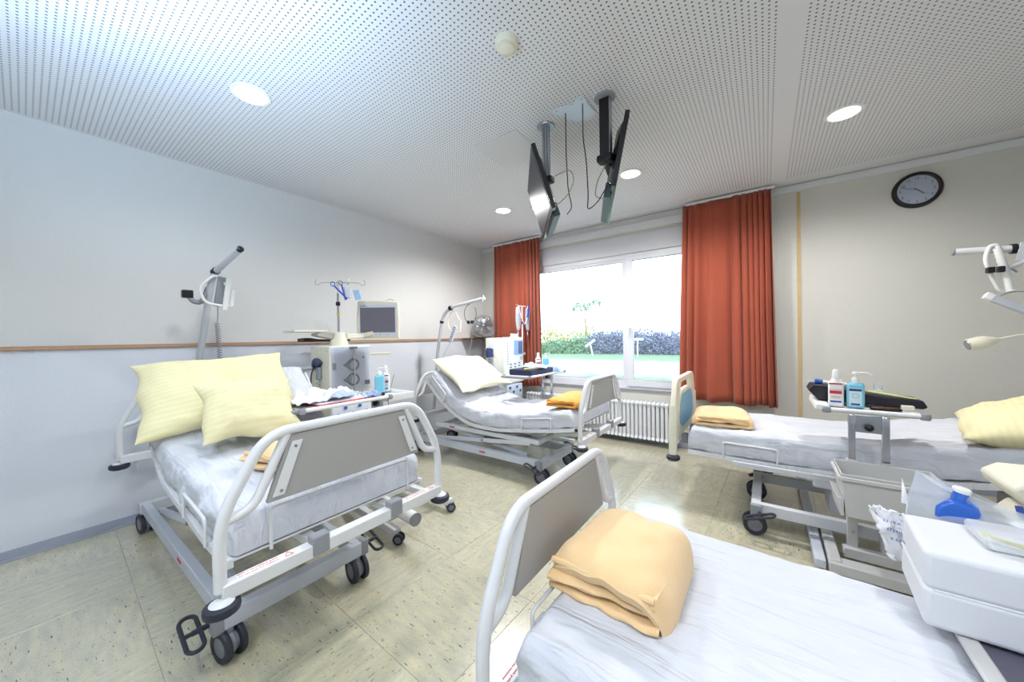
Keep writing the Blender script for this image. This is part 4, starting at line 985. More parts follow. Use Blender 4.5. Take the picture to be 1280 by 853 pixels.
for zc in (1.115, .975):
    MB().lathe([(.042, 0), (.042, .012), (.058, .012), (.06, 0)], (-3.163, 1.815, zc), (1, 0, 0), 28, ring=True).build('pump_ring', dgp, fr)
    MB().lathe([(.001, 0), (.034, .001), (.034, .012), (.001, .014)], (-3.163, 1.82, zc), (1, 0, 0), 20).build('pump_rotor', mat('pale rotor', 'C9D2DF', .4), fr)
    MB().prism([(0, -.035), (0, .035), (-.055, 0)], (-3.163, 1.77, zc), (0, 1, 0), (0, 0, 1), (.012, 0, 0)).build('pump_lever', dgp, fr, bevel=.003)
MB().lathe([(.001, 0), (.012, .001), (.012, .008), (.001, .009)], (-3.163, 1.92, 1.18), (1, 0, 0), 14).build('sensor', bluep, fr)
MB().box(-3.163, -3.15, 1.93, 1.98, .915, .955).build('clamp_block', blueplastic, fr, bevel=.003)
MB().box(-3.163, -3.15, 1.62, 1.65, 1.08, 1.14).build('hinge', dgrey, fr, bevel=.003)
MB().box(-3.163, -3.15, 1.78, 1.86, 1.262, 1.285).build('door_latch', dgp, fr, bevel=.004)
MB().box(-3.145, -3.141, 1.625, 1.815, .87, 1.28).build('clear_door', clear, t)
MB().box(-3.145, -3.141, 1.82, 1.985, .87, 1.28).build('clear_door', clear, t)
MB().box(-3.141, -3.137, 1.812, 1.822, .87, 1.28).build('door_edge', chrome, t)
mb = MB()
for k in range(5): mb.lathe([(.001, 0), (.014, .002), (.016, .012), (.001, .014)], (-3.163, 1.66+.07*k, .72 if k % 2 else .66), (1, 0, 0), 12)
mb.build('fluid_ports', bluep, t)['kind'] = 'stuff'
# side pocket with plug
MB().tube(fillet([(-3.40, 1.585, 1.11), (-3.36, 1.57, 1.16), (-3.31, 1.585, 1.12)], .02), .034, 12).build('blue_plug', blueplastic, t)
MB().tube([(-3.33, 1.585, 1.1), (-3.33, 1.58, 1.0)], .026, 10).build('plug_grip', steel, t)
MB().tube(fillet([(-3.42, 1.58, 1.1), (-3.45, 1.565, 1.03), (-3.45, 1.56, .7)], .05), .006, 6).build('power_cord', black, t)
coil(t, (-3.33, 1.57, 1.0), (-3.33, 1.57, .72), .014, 7, .003, coil_grey)
MB().cyl((-3.5, 1.42, 1.09), (-3.45, 1.60, 1.09), .018, 12).build('side_handle', blue_paint, t)
mb = MB().cyl((-3.4, 1.6, 1.25), (-3.4, 1.598, 1.25), .005, 8)
for z in (1.25, 1.1): mb.cyl((-3.22, 1.601, z), (-3.22, 1.597, z), .005, 8)
mb.build('cover_screws', dgrey, t)['kind'] = 'stuff'
MB().lathe([(.085, 0), (.075, .05), (.06, .09), (.056, .13), (.05, .135)], (-3.36, 1.79, 1.29), seg=24).build('neck', cream, t)
MB().box(-3.38, -3.32, 1.85, 2.03, 1.36, 1.41).build('neck_arm', cream, t, bevel=.01)
MB().cyl((-3.3, 2.0, 1.20), (-3.12, 2.2, 1.205), .012, 10).build('side_bar', cream, t)
# drip stand on the machine
st_ = MB().cyl((-3.36, 1.79, 1.42), (-3.36, 1.79, 1.80), .0105, 12).build('drip_pole', steel, t)
MB().tube(fillet([(-3.36, 1.79, 1.79), (-3.36, 1.80, 1.86), (-3.34, 1.81, 1.90)], .03), .009, 10).build('pole_neck', cream, st_)
MB().lathe([(.014, -.02), (.02, -.015), (.02, .015), (.014, .02)], (-3.36, 1.79, 1.70), seg=14).build('pole_clamp', black, st_)
MB().cyl((-3.36, 1.79, 1.585), (-3.36, 1.79, 1.61), .0125, 12).build('yellow_band', mat('amber tape', 'D8A83C', .5), st_)
for k, a in enumerate((200, 20, 100, 290)):
    d = V((cos(radians(a)), sin(radians(a)), 0))*(.5); d = V((d.x*.3, math.copysign(1, d.y or 1)*.15 if k < 2 else 0, 0)) if k < 2 else V((.1*(1 if k == 2 else -1), .02, 0))
    b = V((-3.345, 1.81, 1.905))
    MB().tube(fillet([b, b+d*.8+V((0, 0, .0)), b+d+V((0, 0, -.03)), b+d*1.12+V((0, 0, -.01)), b+d*1.05+V((0, 0, .03))], .02), .0028, 6).build('bag_hook', steel, st_)
cupm = MB().lathe([(.034, 0), (.04, .10), (.038, .10), (.032, .004), (.001, .003)], (-3.33, 1.87, 1.76), seg=16).build('drip_holder', clear, st_)
sc = thing('tube_clamp', 'blue scissor-handled clamp hanging on the cream machine drip stand', 'clamp', (-3.32, 1.76, 1.87))
for k, (a, b) in enumerate((((-3.30, 1.72, 1.865), (-3.29, 1.845, 1.745)), ((-3.31, 1.80, 1.885), (-3.30, 1.835, 1.735)))):
    MB().beam(a, b, .014, .006, (1, 0, 0)).build('clamp_arm', clampblue, sc)
    c = V(a)+V((0, -.008, .012)); MB().tube([c+V((0, cos(q)*.02, sin(q)*.02)) for q in [2*pi*i/16 for i in range(16)]], .004, 6, True).build('finger_ring', clampblue if k == 0 else dgp, sc)
pk = MB().prism([(-.028, -.05), (.028, -.05), (.028, .05), (-.028, .05)], (-3.34, 1.975, 1.80), (.3, .92, .25), (0, -.3, .95), (.01, 0, 0)).build('sachet', mat('pale blue sachet', '9CC2EE', .3, var=.3, nscale=40), None, bevel=.003)
tag(pk, 'pale blue sachet hanging from the right hook of the drip stand', 'sachet')
# white tray arm and black base lying on the dado rail
ta = thing('tray_arm', 'flat cream tray reaching left of the cream machine neck', 'tray', (-3.45, 1.55, 1.43))
MB().box(-3.62, -3.38, 1.40, 1.70, 1.425, 1.445).build('tray_plate', cream, ta, bevel=.004)
MB().prism([(1.58, 1.39), (1.73, 1.36), (1.74, 1.42), (1.66, 1.428), (1.58, 1.41)], (-3.46, 0, 0), (0, 1, 0), (0, 0, 1), (.12, 0, 0)).build('tray_bracket', mat('warm grey bracket', 'A9A79F', .5), ta, bevel=.003)
kb = thing('keyboard_base', 'flat dark base plate behind the cream machine, above the dado rail', 'stand', (-3.6, 1.78, 1.33))
MB().prism([(1.58, 1.335), (2.05, 1.335), (2.05, 1.355), (1.72, 1.36), (1.64, 1.375), (1.58, 1.37)], (-3.75, 0, 0), (0, 1, 0), (0, 0, 1), (.14, 0, 0)).build('base_plate', black_vinyl, kb, bevel=.004)
# monitor
mo = thing('monitor', 'cream framed monitor with a blank grey screen on the machine arm', 'monitor', (-3.30, 2.19, 1.36))
u = V((.80, .60, 0)).normalized(); u = V((.78, .626, 0)); n_ = V((u.y, -u.x, 0)); c = V((-3.28, 2.165, 1.555))
def mp(poly, d0, d1, nm, m, bev, par): return MB().prism(poly, c+n_*d0, u, (0, 0, 1), n_*(d1-d0)).build(nm, m, par, bevel=bev)
sh = mp([(-.215, -.195), (.21, -.2), (.22, 0), (.212, .185), (0, .2), (-.205, .195), (-.222, 0)], -.05, .0, 'monitor_housing', cream, .012, mo)
MB().prism([(-.16, -.15), (.16, -.15), (.14, .14), (-.14, .14)], c+n_*-.11, u, (0, 0, 1), n_*.065).build('rear_housing', cream, mo, bevel=.02)
mp([(-.19, -.18), (.195, -.18), (.195, .155), (-.185, .16)], .0, .004, 'front_bezel', mat('light grey bezel', 'CFD3DA', .4), .002, mo)
mp([(-.178, -.135), (.178, -.135), (.178, .125), (-.178, .125)], .004, .006, 'screen', mat('blank grey screen', '6D6A75', .25), 0, mo)
for k, q in enumerate((-.10, -.02, .02, .10)): mp([(q-.006, -.162), (q+.006, -.162), (q+.006, -.152), (q-.006, -.152)], .004, .006, 'monitor_key', dgrey, 0, mo)
mp([(-.178, .136), (-.166, .136), (-.172, .147)], .004, .0055, 'maker_mark', bluep, 0, mo)
mp([(-.158, .141), (-.12, .141), (-.12, .146), (-.158, .146)], .004, .0055, 'maker_line', bluep, 0, mo); mp([(-.158, .134), (-.095, .134), (-.095, .137), (-.158, .137)], .004, .0055, 'maker_line', dgrey, 0, mo)
MB().tube(fillet([c+u*.05+n_*-.05+V((0, 0, .18)), c+u*.10+n_*-.06+V((0, 0, .22)), c+u*.16+n_*-.05+V((0, 0, .20))], .04), .003, 6).build('monitor_cable', coil_grey, mo)
MB().beam((-3.35, 2.0, 1.385), c+n_*-.08+V((0, 0, -.12)), .05, .04).build('monitor_arm', cream, mo, bevel=.008)

# ------------------------------------------------------------------ dialysis machine B
t = thing('dialysis_machine', 'white dialysis machine with a small blue screen next to the left curtain', 'dialysis machine', (-2.98, 3.98, 0))
body = mat('white machine plastic', 'EDEEE9', .4, var=.01)
MB().box(-3.14, -2.84, 3.73, 4.14, .12, 1.34).build('machine_body', body, t, bevel=.012)
MB().box(-3.2, -2.78, 3.7, 4.18, .07, .13).build('machine_base', body, t, bevel=.01)
for (a, b) in ((-2.82, 3.74), (-2.82, 4.14), (-3.16, 3.74), (-3.16, 4.14)): caster_parts(t, a, b, .4, r=.04, small=True, zt=.08)
MB().prism([(3.72, .72), (4.16, .72), (4.16, 1.34), (4.06, 1.345), (4.02, 1.39), (3.93, 1.39), (3.89, 1.345), (3.72, 1.345)], (-2.85, 0, 0), (0, 1, 0), (0, 0, 1), (.05, 0, 0)).build('front_panel', body, t, bevel=.012)
MB().lathe([(.02, 0), (.02, .01), (.001, .012)], (-2.87, 3.97, 1.385), seg=14).build('status_lamp', whitep, t)
fp = MB().box(-2.80, -2.797, 3.93, 4.14, 1.10, 1.30).build('screen', mat('blue grey lit screen', '7C98C8', .2, emit=((.15, .25, .55), .35)), t)
MB().box(-2.797, -2.796, 4.03, 4.13, 1.115, 1.285).build('screen_graph', mat('dark screen zone', '4A5C86', .2), fp)
mb = MB()
for k in range(9): mb.box(-2.80, -2.796, 3.775, 3.79, .98+.035*k, .99+.035*k)
for y_, z_ in ((3.83, .97), (3.93, .97), (4.03, .98), (3.83, .93), (3.93, .93), (4.03, .94)): mb.box(-2.80, -2.796, y_, y_+.035, z_, z_+.015)
mb.build('panel_keys', dgp, t)['kind'] = 'stuff'
MB().tube([(-2.797, 4.1+.02*cos(a), 1.05+.02*sin(a)) for a in [2*pi*i/14 for i in range(14)]], .003, 5, True).build('dial_knob', dgp, t)
MB().box(-2.85, -2.80, 3.76, 4.12, .2, .70).build('lower_door', mat('pale blue lower door', 'DDE7EE', .4), t, bevel=.006)
mb = MB()
for k in range(4): mb.lathe([(.001, 0), (.018, .002), (.018, .012), (.001, .014)], (-2.80, 3.82+.08*k, .60 if k % 2 else .66), (1, 0, 0), 12)
mb.build('fluid_ports', bluep, t)['kind'] = 'stuff'
MB().tube(fillet([(-3.05, 3.715, 1.19), (-3.05, 3.70, 1.14), (-3.04, 3.70, 1.08)], .02), .05, 12).build('pressure_cuff', navy, t)
MB().box(-3.09, -2.98, 3.715, 3.73, .62, 1.05).build('side_channel', mat('grey side channel', 'C2C4CA', .5), t, bevel=.003)
coil(t, (-3.03, 3.70, 1.02), (-3.03, 3.70, .68), .012, 9, .003, coil_grey)
MB().box(-2.93, -2.88, 4.14, 4.34, 1.08, 1.12).build('side_shelf', cream, t, bevel=.006); MB().box(-2.93, -2.88, 4.14, 4.24, .78, .81).build('side_shelf', whitep, t, bevel=.005)
sp_ = MB().cyl((-2.82, 4.17, 1.1), (-2.82, 4.17, 1.78), .009, 12).build('drip_pole', whitep, t)
MB().beam((-2.82, 4.07, 1.785), (-2.82, 4.27, 1.785), .018, .012).build('pole_head', cream, sp_, bevel=.004)
MB().lathe([(.012, -.015), (.018, -.01), (.018, .01), (.012, .015)], (-2.82, 4.17, 1.55), seg=12).build('pole_clamp', dgp, sp_)
for k, y_ in enumerate((4.05, 4.29)):
    MB().tube([(-2.82, y_+.03*cos(a), 1.785+.022*sin(a)) for a in [pi*i/8 for i in range(-1, 9)]], .003, 6).build('bag_hook', steel, sp_)
    b = thing('infusion_bag', ('clear infusion bag hanging on the left side of the drip stand by the curtain', 'clear infusion bag hanging on the right side of the drip stand by the curtain')[k], 'infusion bag', (-2.81, y_, 1.73), 'infusion bags on the drip stand')
    def bagfn(i, j, y_=y_, k=k):
        a = 2*pi*i; z = 1.765-.33*j; w_ = .06*(sin(pi*min(1, .12+.84*j))**.4)*(1 if j < .93 else .5)
        return V((-2.805+.016*sin(a)*(1+.3*noise.noise(V((j*4, i*3, k)))), y_+(.0)+w_*cos(a), z))
    MB().grid(bagfn, 16, 14, True).build('bag_film', glass_film('infusion bag film', (.9, .93, .99), .28, .15) if 'infusion bag film' not in MATS else MATS['infusion bag film'], b)
    MB().cyl((-2.805, y_-.01, 1.42), (-2.805, y_-.01, 1.37), .005, 8).build('outlet_port', whitep, b)
    MB().cyl((-2.805, y_+.012, 1.42), (-2.805, y_+.012, 1.38), .005, 8).build('outlet_port', bluep, b)
    MB().tube(fillet([(-2.80, y_, 1.78), (-2.78, y_+(.05 if k == 0 else -.05), 1.6), (-2.78, 4.17, 1.53)], .06), .006, 6).build('drip_line', mat('milky tube', 'DCE3F0', .3), b)
tag(MB().beam((-2.77, 4.27, 1.78), (-2.77, 4.24, 1.62), .035, .01, (1, 0, 0)).build('tube_clamp', clampblue, None, bevel=.004), 'small blue clamp on the right hook of the drip stand by the curtain', 'clamp')

# ------------------------------------------------------------------ desk fan on the dado rail corner
F = V((-3.62, 4.26, 1.535)); fn_ = V((.64, -.77, .05)).normalized(); fu = V((.77, .64, 0)).normalized(); fw_ = fn_.cross(fu)
t = thing('desk_fan', 'round metal desk fan on the corner shelf beside the left curtain', 'fan', (-3.72, 4.24, 1.343))
RF = .165
mb = MB()
for r_ in (.04, .06, .08, .10, .12, .14): mb.tube([F+fn_*(.055-.03*(r_/RF)**2)+fu*r_*cos(a)+fw_*r_*sin(a) for a in [2*pi*i/32 for i in range(32)]], .0024, 5, True)
for k in range(36):
    a = 2*pi*k/36; mb.tube([F+fn_*.055+fu*.03*cos(a)+fw_*.03*sin(a), F+fn_*.045+fu*.1*cos(a)+fw_*.1*sin(a), F+fn_*.01+fu*RF*cos(a)+fw_*RF*sin(a)], .0013, 4)
mb.build('front_grille', steel, t)['kind'] = 'stuff'
MB().tube([F+fu*RF*cos(a)+fw_*RF*sin(a) for a in [2*pi*i/40 for i in range(40)]], .006, 8, True).build('cage_rim', steel, t)
mb = MB()
for k in range(24):
    a = 2*pi*k/24; mb.tube([F+fn_*-.06+fu*.03*cos(a)+fw_*.03*sin(a), F+fn_*-.01+fu*RF*cos(a)+fw_*RF*sin(a)], .0013, 4)
mb.build('rear_grille', steel, t)['kind'] = 'stuff'
MB().lathe([(.001, .062), (.02, .062), (.026, .056), (.001, .05)], F, fn_, 16).build('grille_badge', chrome, t)
MB().lathe([(.03, -.1), (.045, -.08), (.045, -.03), (.02, -.02)], F, fn_, 16).build('motor', dgp, t)
for k in range(4):
    a0 = 2*pi*k/4+.4
    def bl(i, j, a0=a0):
        r_ = .025+.115*j; a = a0+(i-.5)*1.15; return F+fu*r_*cos(a)+fw_*r_*sin(a)+fn_*((i-.5)*.04+.01)
    MB().grid(bl, 8, 6).build('fan_blade', mat('fan blade metal', 'A9AAB0', .35, metal=.6), t, solid=.002)
MB().tube(fillet([F+fu*(RF+.01), F+fu*(RF+.01)-V((0, 0, .13)), F+V((0, 0, -.182))+fu*.06, F+V((0, 0, -.182))-fu*.06, F-fu*(RF+.01)-V((0, 0, .13)), F-fu*(RF+.01)], .05), .007, 8).build('fan_bracket', steel, t)
MB().prism([(p.x, p.y) for p in fillet([(-.13, -.05, 0), (.13, -.05, 0), (.13, .06, 0), (-.13, .06, 0)], .04, 4, True)], F+V((0, 0, -.192)), fu, V((-fn_.x, -fn_.y, 0)).normalized(), (0, 0, .014)).build('fan_foot', black, t, bevel=.004)
tag(MB().prism([(-3.868, 4.0), (-3.56, 4.0), (-3.54, 4.06), (-3.54, 4.51), (-3.868, 4.51)], (0, 0, 1.3425), (1, 0, 0), (0, 1, 0), (0, 0, .0008)).build('shelf_liner', wood, None), 'beech corner shelf under the desk fan', 'shelf')
# ------------------------------------------------------------------ right edge: trapeze, lamp arm
t = bedD
PD = MB().tube(fillet([(1.67, 3.9, .4), (1.62, 3.9, 1.6), (1.52, 3.9, 1.83), (1.4, 3.9, 1.88), (1.095, 3.9, 1.90)], [0, 0, .1, .06, 0]), .024, 14).build('lifting_pole', white_paint, bedD)
MB().lathe([(.0245, 0), (.0245, .012), (.001, .012)], (1.10, 3.9, 1.90), (-1, 0, .07), 14).build('pole_cap', dgrey, PD)
def loop(pts, r, nm, m, par): return MB().tube(fillet(pts, .05, 6, True), r, 10, True).build(nm, m, par)
loop([(1.25, 3.88, 1.915), (1.22, 3.86, 1.83), (1.25, 3.86, 1.70), (1.29, 3.88, 1.60), (1.335, 3.9, 1.59), (1.335, 3.9, 1.68), (1.31, 3.88, 1.8), (1.28, 3.88, 1.92)], .011, 'grab_handle', whitep, PD)
MB().tube([V((1.272, 3.85, 1.89)).lerp(V((1.335, 3.87, 1.60)), i/26) for i in range(27)], lambda u: .020+.0022*sin(u*70), 12).build('handle_grip', whitep, PD)
for xx in (1.355, 1.45): MB().lathe([(.034, -.012), (.034, .012)], (xx, 3.9, 1.882), (1, 0, 0), 16).build('strap_ring', black, PD)
MB().beam((1.41, 3.87, 1.91), (1.39, 3.87, 1.79), .075, .008, (0, 1, 0)).build('strap', grey_paint, PD, bevel=.003)
MB().tube(fillet([(1.40, 3.87, 1.80), (1.36, 3.87, 1.765), (1.29, 3.86, 1.75)], .03), .014, 10).build('strap_loop', grey_paint, PD)
for a, b in ((1.222, 1.257), (1.268, 1.298)): MB().box(a, b, 3.82, 3.86, 1.725, 1.765).build('cord_clip', black, PD, bevel=.005)
MB().tube(fillet([(1.31, 3.87, 1.76), (1.345, 3.87, 1.74), (1.36, 3.87, 1.72)], .02), .006, 6).build('cord', coil_grey, PD)
MB().tube(fillet([(1.29, 3.88, 1.565), (1.33, 3.89, 1.59), (1.37, 3.9, 1.595), (1.45, 3.9, 1.585)], .03), .003, 6).build('cord', coil_grey, PD)
t = thing('lamp_arm', 'grey slanted lamp arm reaching in from the right above the pillow', 'lamp arm', (1.8, 3.9, 1.2))
MB().beam((1.245, 3.88, 1.565), (1.55, 3.88, 1.36), .045, .03, (0, -1, .5)).build('arm_profile', blue_paint, t, bevel=.006)
MB().beam((1.225, 3.88, 1.58), (1.265, 3.88, 1.553), .05, .036, (0, -1, .5)).build('arm_end_cap', whitep, t, bevel=.008)
MB().tube(fillet([(1.53, 3.88, 1.37), (1.72, 3.92, 1.3), (1.75, 3.95, .9), (1.76, 3.95, .02)], .08), .02, 12).build('arm_post', blue_paint, t)
t = thing('reading_lamp', 'small cream reading lamp head on a thin gooseneck at the right', 'lamp', (1.7, 3.9, 1.3))
MB().lathe([(.030, 0), (.040, .005), (.044, .06), (.040, .09), (.018, .135), (.008, .15)], (1.15, 3.88, 1.235), (.95, .1, .28), 22).build('lamp_shade', cream, t)
MB().lathe([(.001, -.002), (.033, -.002), (.036, .002), (.001, .002)], (1.15, 3.88, 1.235), (.95, .1, .28), 22).build('lamp_lens', steel, t)
MB().tube(fillet([(1.29, 3.895, 1.277), (1.42, 3.9, 1.315), (1.62, 3.92, 1.30), (1.74, 3.95, 1.15), (1.76, 3.95, 1.0)], .08), .006, 8).build('gooseneck', cream, t)

# ------------------------------------------------------------------ foam box, bag and papers on the foreground bed
t = thing('side_tray', 'pale tray plate across the foreground bed under the white foam block', 'tray', (.8, 1.2, .546))
MB().prism([(p.x, p.y) for p in fillet([(.392, .75, 0), (1.35, .75, 0), (1.35, 1.60, 0), (.392, 1.60, 0)], .05, 4, True)], (0, 0, .551), (1, 0, 0), (0, 1, 0), (0, 0, .010)).build('tray_plate', mat('tray surface with painted shade', '5B5968', .5), t, bevel=.003)  # dark grey is the shade around the foam block, painted into the plate
MB().prism([(.392, .75), (.432, .75), (.432, 1.1), (.428, 1.60), (.392, 1.60)], (0, 0, .553), (1, 0, 0), (0, 1, 0), (0, 0, .014)).build('tray_edge', beige, t, bevel=.005)
t = thing('foam_block', 'large white padded foam block lying at the right on the foreground bed', 'foam block', (.75, 1.5, .568))
def fb(z0, z1, gx, gy, nm):
    x0_, x1_, y0_, y1_ = .335-gx, 1.30, 1.375-gy, 1.66+gy
    A = [(x0_, y0_, z0), (x1_, y0_, z0), (x1_, y1_, z0), (x0_+.02, y1_, z0)]; B = [(x0_+.0, y0_, z1), (x1_, y0_, z1), (x1_, y1_-.02, z1), (x0_+.015, y1_-.03, z1)]
    return MB().add(A+B, [(3, 2, 1, 0), (4, 5, 6, 7), (0, 1, 5, 4), (1, 2, 6, 5), (2, 3, 7, 6), (3, 0, 4, 7)]).build(nm, foam, t, bevel=.022)
a = fb(.568, .673, .002, .001, 'lower_half'); b = fb(.668, .768, 0, 0, 'upper_half')
for o in (a, b): o.modifiers['bevel'].segments = 4; o.modifiers['bevel'].width = .014
MB().tube([(1.30, 1.378, .669), (.352, 1.378, .669), (.342, 1.40, .669), (.35, 1.63, .669)], .0035, 6).build('seam_piping', foam, t)
# clear bag with a blue bottle
bt = thing('wash_bottle', 'bright blue bottle with a white cap inside the clear bag', 'bottle', (.475, 1.70, .70))
MB().prism([(-.05, 0), (.05, 0), (.052, .045), (.035, .07), (.018, .078), (-.018, .078), (-.035, .065), (-.052, .04)], (.475, 1.69, .735), (.96, .15, -.25), (.2, 0, .97), (.02, .05, 0)).build('bottle_body', bluebottle, bt, bevel=.012)
MB().lathe([(.017, 0), (.017, .03)], (.490, 1.715, .808), (.2, 0, .97), 16).build('bottle_neck', bluebottle, bt)
MB().lathe([(.019, .028), (.02, .031), (.02, .040), (.017, .043)], (.490, 1.715, .808), (.2, 0, .97), 16).build('bottle_cap', whitep, bt)
bgt = thing('plastic_bag', 'clear plastic bag standing open behind the white foam block', 'bag', (.6, 1.7, .6))
def bgf(i, j):
    a = 2*pi*i; L0 = V((.36, 1.72, .62)).lerp(V((.95, 1.78, .60)), (cos(a)+1)/2)
    top = .27-.20*((cos(a)+1)/2)**.8
    cc_ = .07*sin(a)*(1-.8*j**2)
    w_ = noise.noise(V((i*9, j*4, 1)))*.025*(.3+j)
    return L0+V((w_*.6+(.04*j if cos(a) < 0 else 0), cc_+w_, j*top+noise.noise(V((i*7, j*3, 5)))*.01))
MB().grid(bgf, 60, 22, True).build('bag_film', bagfilm, bgt, smooth=True)
tag(MB().prism([(-.03, -.02), (.03, -.02), (.035, .02), (-.035, .02)], (.64, 1.70, .735), (1, 0, 0), (0, 0, 1), (0, .03, 0)).build('sachet', paper, None, bevel=.006), 'white swab packet inside the clear bag', 'sachet')
# second bag with yellow tube on the foam block
pg = thing('tubing_pack', 'clear tubing pack with a bright yellow strip on the foam block', 'packet', (.53, 1.49, .769))
MB().box(.465, .72, 1.46, 1.60, .7695, .80).build('pack_film', bagfilm, pg, bevel=.01)
MB().cyl((.475, 1.53, .787), (.57, 1.455, .787), .005, 8).cyl((.56, 1.455, .785), (.60, 1.45, .785), .009, 8).build('yellow_tube', yellow, pg)
# papers behind the block's left end
gpp = 'paper packets behind the foam block'
for k, (a, b, cc_, lb) in enumerate((((.285, 1.70, .745), (.345, 1.74, .56), .0, 'white printed paper packet farthest left behind the foam block'), ((.30, 1.72, .74), (.355, 1.76, .57), .3, 'white paper packet just behind the leftmost printed one'))):
    a, b = V(a), V(b); d = b-a; w_ = V((.075, -.02, .0))
    o = MB().grid(lambda i, j: a+d*i+w_*(j*(1.0+.2*i))+V((0, noise.noise(V((i*4, j*4, k)))*.03-.012*k, noise.noise(V((i*9+k, j*9, 2)))*.018*(1-i*.5)))+V((noise.noise(V((i*12, k, 3)))*.012, 0, 0)), 26, 14).build('paper_packet', paper, None, solid=.004, org=a); tag(o, lb, 'paper', gpp)
    if k == 0:
        nn = V((0, -1, 0))
        for q, s0_ in enumerate(('53 19 A', 'STERILE', 'R 53')):
            text_mesh(s0_, .013, a+d*(.22+.17*q)+w_*.25+V((0, -.016, 0)), w_, V((.1, 0, 1)), 'packet_print', bluep, o)
tag(MB().prism([(0, 0), (.02, 0), (.002, .085)], (.372, 1.74, .76), (1, 0, -.1), (0, 0, 1), (0, .003, 0)).build('paper_strip', paper, None), 'thin white paper strip sticking up beside the bag', 'paper')
# cream device at the right edge with blue hose
t = thing('infusion_pump', 'cream device with a blue-striped hose at the right picture edge', 'device', (.86, 2.22, .6))
MB().prism([(.735, .755), (.78, .79), (1.05, .80), (1.05, .66), (.80, .67), (.745, .72)], (0, 2.12, 0), (1, 0, 0), (0, 0, 1), (0, .26, 0)).build('device_body', cream, t, bevel=.012)
MB().box(.84, .90, 2.09, 2.13, .765, .80).build('device_clip', dgrey, t, bevel=.004)
MB().prism([(.76, .60), (.80, .655), (1.05, .655), (1.05, .56)], (0, 2.14, 0), (1, 0, 0), (0, 0, 1), (0, .22, 0)).build('device_foot', cream, t, bevel=.01)
MB().tube(fillet([(.745, 2.11, .70), (.75, 2.1, .655), (.80, 2.1, .665), (.84, 2.1, .64), (.95, 2.1, .63)], .03), .010, 8).build('hose', mat('blue hose', '34509C', .4), t)
MB().box(.86, 1.0, 2.16, 2.30, .03, .60).build('device_column', cream, t, bevel=.01)
MB().box(.78, 1.08, 2.08, 2.38, .0, .04).build('device_base', dgrey, t, bevel=.01)

# wall socket and cables
tag(MB().box(LX, LX+.04, .485, .535, .075, .135).build('wall_socket', mat('grey socket box', '9C9FAA', .5), None, bevel=.004), 'small grey socket box above the skirting by the left bed', 'socket')
cb = thing('cable_bundle', 'dark coiled cable bundle on the wall behind the window bed', 'cable', (-3.78, 2.3, .3))
mb = MB()
rn = random.Random(5)
for k in range(6):
    c = V((-3.845, 2.66, .27))+V((0, rn.uniform(-.03, .03), rn.uniform(-.03, .03)))
    mb.tube([c+V((rn.uniform(-.02, .02), .07*cos(a+k), .09*sin(a+k*.7))) for a in [2*pi*i/12 for i in range(12)]], .006, 6, True)
mb.build('cable_coil', black, cb)['kind'] = 'stuff'
MB().tube(fillet([(-3.8, 2.66, .35), (-3.8, 2.62, .6), (-3.8, 2.72, .9)], .1), .004, 6).build('cable_run', coil_grey, cb)

# ------------------------------------------------------------------ outside
def ground_mat():
    m = bpy.data.materials.new('lawn and gravel'); m.use_nodes = True; nt = m.node_tree; N = nt.nodes; L = nt.links; p = N['Principled BSDF']
    tc = N.new('ShaderNodeTexCoord'); sp = N.new('ShaderNodeSeparateXYZ'); L.new(tc.outputs['Object'], sp.inputs[0])
    n1 = N.new('ShaderNodeTexNoise'); n1.inputs['Scale'].default_value = 1.2; n1.inputs['Detail'].default_value = 8; L.new(tc.outputs['Object'], n1.inputs['Vector'])
    ad = N.new('ShaderNodeMath'); ad.operation = 'MULTIPLY_ADD'; ad.inputs[1].default_value = 4.0; L.new(n1.outputs['Fac'], ad.inputs[0]); L.new(sp.outputs['Y'], ad.inputs[2])
    mr = N.new('ShaderNodeMapRange'); mr.inputs['From Min'].default_value = 0; mr.inputs['From Max'].default_value = 60; L.new(ad.outputs[0], mr.inputs['Value'])
    r = N.new('ShaderNodeValToRGB'); e = r.color_ramp.elements
    g = (*hexc('6F8A66'), 1); v = (*hexc('9A958A'), 1); e[0].position = 0; e[0].color = g; e[1].position = 1; e[1].color = g
    for pos, c in ((.255, g), (.27, v), (.40, v), (.43, g)):
        q = e.new(pos); q.color = c
    L.new(mr.outputs[0], r.inputs[0])
    n2 = N.new('ShaderNodeTexNoise'); n2.inputs['Scale'].default_value = 9; n2.inputs['Detail'].default_value = 5; L.new(tc.outputs['Object'], n2.inputs['Vector'])
    m1 = N.new('ShaderNodeMixRGB'); m1.blend_type = 'MULTIPLY'; m1.inputs[0].default_value = .5; L.new(r.outputs[0], m1.inputs[1]); L.new(n2.outputs['Color'], m1.inputs[2])
    L.new(m1.outputs[0], p.inputs['Base Color']); p.inputs['Roughness'].default_value = .95; return m
gz = -.3
g_ = MB().grid(lambda i, j: V((-70+110*i, BY+.3+75*j, gz+.0+(nz(i*40, j*40, 1)*.03))), 60, 50).build('lawn', ground_mat(), None); g_['kind'] = 'structure'
